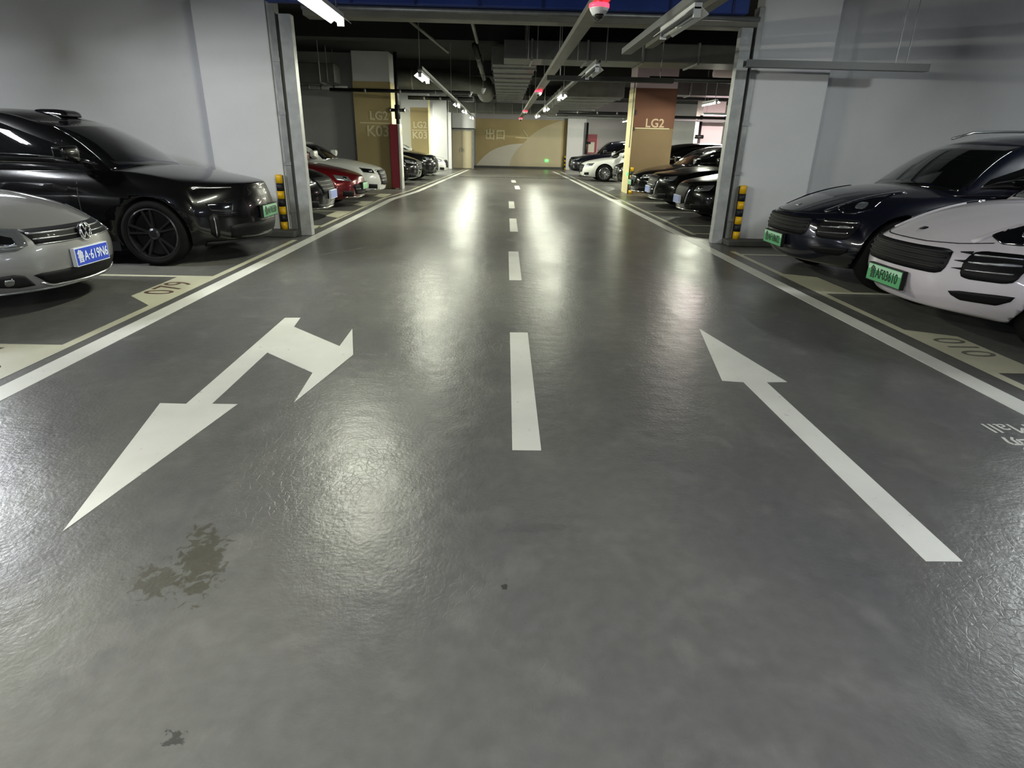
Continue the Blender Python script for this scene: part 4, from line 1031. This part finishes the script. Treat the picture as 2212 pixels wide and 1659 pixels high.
cay = dict(mirrors=(-1,), mirror=(2.15, 1.16), cab=dict(xb0=1.30, xb1=4.76, xr0=2.15, xr1=4.37, zr=[(0, 1.57), (.15, 1.63), (.4, 1.66), (.7, 1.65), (.9, 1.61), (1, 1.56)], wb=.91, wr=.69), L=4.92, W=1.98, H=1.66, wr=.385, wf=.95, style='twin', spokes=5, rim=.28, pc=.52, pe=2.8, crown=.10,
           top=[(0, .755), (.06, .80), (.25, .885), (.5, .96), (.8, 1.03), (1.25, 1.09), (2.2, 1.10), (3.2, 1.12), (4.3, 1.14), (4.72, 1.10), (4.92, 1.0)],
           nose=[(.2, .16), (.32, .07), (.45, .0), (.55, .02), (.68, .02), (.78, .06), (.86, .12)])
C_white = suv(**dict(cay, paint=P_white, rimmat=M_rim_silver, plate=('green', '鲁AF03610', 0, .435, .48), plate_off=.035, extra=cay_extra, badgemat=M_rim_dark, pieces=cay_pieces(M_chrome_soft), psq=.72))
car(C_white, 'white SUV with split grille and green F03610 plate, right foreground', (3.33, 5.12), -1)
C_navy = suv(**dict(cay, paint=P_navy, rimmat=M_rim_dark, plate=('green', '鲁AF18602', 0, .45, .48), plate_off=.035, extra=cay_extra, badgemat=M_chrome_soft, pieces=cay_pieces(M_chrome), psq=.72))
car(C_navy, 'dark blue SUV with chrome slats and green plate, beside the right white pillar', (3.27, 7.28), -1)

# --- generic fascias for farther cars
def fascia(z0=.36, z1=.72, w=.42, slats=3, chrome=M_chrome, hz=.64, hw_=(.50, .84), surround=True, low=True, lampmat=M_lampglass):
    P_ = []
    b = [(-w * .80, z0), (-w * .6, z0 - .02), (0, z0 - .025), (w * .6, z0 - .02), (w * .80, z0)]; t_ = [(-w, z1 - .02), (-w * .9, z1), (0, z1 + .012), (w * .9, z1), (w, z1 - .02)]
    if surround: P_.append(('grille_surround', chrome, [(a * 1.09, c - .02) for a, c in b], [(a * 1.07, c + .018) for a, c in t_], dict(off=.004, n=16, m=4)))
    P_.append(('grille', M_grille, b, t_, dict(off=.012, n=16, m=5)))
    for i in range(slats):
        z = z0 + (z1 - z0) * (i + 1) / (slats + 1); ww = w * (.80 + .2 * (i + 1) / (slats + 1)) - .02
        P_.append(('grille_slat', chrome, arc(-ww, ww, z, z, 6), arc(-ww, ww, z + .012, z + .012, 6), dict(off=.022, n=12, m=1)))
    P_.append(('headlamp', lampmat, arc(hw_[0], hw_[1], hz - .05, hz - .02, 6), arc(hw_[0] + .02, hw_[1] + .03, hz + .045, hz + .085, 6), dict(off=.010, n=10, m=4, both=True, view='corner', phi=.5, xnom=.25)))
    P_.append(('lamp_reflector', M_chrome, arc(hw_[0] + .08, hw_[0] + .16, hz - .02, hz - .015, 4), arc(hw_[0] + .08, hw_[0] + .16, hz + .035, hz + .04, 4), dict(off=.018, n=4, m=2, both=True, view='corner', phi=.5, xnom=.25)))
    if low:
        P_.append(('lower_intake', M_grille, arc(.46, .78, .25, .27, 6), arc(.50, .80, .36, .38, 6), dict(off=.006, n=10, m=3, both=True, view='corner', phi=.4, xnom=.2)))
        P_.append(('bumper_trim', chrome, arc(-.66, .66, .228, .228, 10), arc(-.66, .66, .24, .24, 10), dict(off=.012, n=18, m=1)))
    return P_
# left side beyond the gateway
c = sedan(L=4.8, W=1.88, H=1.52, paint=P_black, plate=('blue', '', 0, .46, .44), hood=.09, noseh=.10, pieces=fascia(.50, .76, .50, 3, hz=.72, surround=False))
car(c, 'black sedan with chrome grille bars and blue plate, just behind the left jamb', (-3.27, 12.15), 1)
c = sedan(L=4.7, W=1.82, H=1.45, paint=P_red, plate=('green', '', 0, .46, .48), pieces=fascia(.30, .50, .55, 1, hz=.62, surround=False), noseh=.0)
car(c, 'dark red sedan with green plate between the black and the white sedans', (-3.22, 14.75), 1)
c = sedan(L=4.75, W=1.84, H=1.46, paint=P_white2, hood=.04, noseh=.06, pieces=fascia(.36, .70, .44, 3, hz=.68, lampmat=M_darklamp))
car(c, 'white sedan with large dark grille in front of the ochre pillar', (-3.18, 17.3), 1)
c = suv(L=4.9, W=1.93, H=1.66, paint=P_black, rimmat=M_rim_silver, pieces=fascia(.50, .80, .45, 4, hz=.76), yaw=0)
car(c, 'black car with glinting headlamps just past the red cabinet', (-2.90, 22.9), 1)
c = suv(L=5.1, W=1.96, H=1.62, paint=P_black, rimmat=M_rim_silver, noseh=.12, hood=.05, pieces=fascia(.40, .90, .40, 6, hz=.80))
car(c, 'black car with tall upright chrome grille, second past the red cabinet', (-2.62, 26.0), 1)
c = sedan(L=4.75, W=1.84, H=1.46, paint=P_white2, hood=.05, pieces=fascia(.38, .66, .44, 3, hz=.66))
car(c, 'white sedan farthest down the left row near the cream doors', (-2.55, 29.9), 1)
# right side beyond the gateway
c = sedan(cx0=.5, L=4.9, W=1.88, H=1.46, paint=P_black, rimmat=M_rim_silver, plate=('blue', '', 0, .42, .44), noseh=.08, hood=.04, pieces=fascia(.36, .72, .44, 0, hz=.66, hw_=(.52, .86)), chromeline=True)
car(c, 'black sedan with blue plate nearest the right jamb', (3.75, 13.3), -1)
c = sedan(cx0=.5, L=5.1, W=1.92, H=1.44, paint=P_black, rimmat=M_rim_silver, plate=('blue', '', 0, .44, .44), noseh=.12, hood=.06, pieces=fascia(.34, .76, .46, 3, hz=.70, hw_=(.54, .88)), chromeline=True)
car(c, 'black sedan with big chrome-framed grille, second from the right jamb', (3.74, 16.05), -1)
c = sedan(L=4.8, W=1.84, H=1.50, paint=P_black, plate=('green', '', 0, .46, .48), hood=.04, pieces=fascia(.38, .62, .44, 1, hz=.64, surround=False), chromeline=True)
car(c, 'black sedan with green plate and bright window trim in front of the brown pillar', (3.80, 18.65), -1)
c = suv(L=4.9, W=1.9, H=1.60, paint=P_black, pieces=fascia(.45, .80, .44, 4, hz=.74))
car(c, 'black car with glinting chrome half hidden behind the brown pillar', (4.02, 22.9), -1)
c = sedan(L=4.9, W=1.87, H=1.46, paint=P_white2, rimmat=M_rim_silver, style='twin', spokes=9, hood=.04, noseh=.04, wr=.345, wf=.95, pieces=fascia(.40, .66, .46, 2, hz=.66))
car(c, 'white sedan with silver multi-spoke wheels left of the brown pillar', (3.42, 28.0), -1)
c = suv(L=4.9, W=1.95, H=1.72, paint=P_navy, noseh=.08, pieces=fascia(.45, .86, .46, 4, hz=.80))
car(c, 'dark SUV with chrome grille behind the far white sedan', (3.40, 32.6), -1)
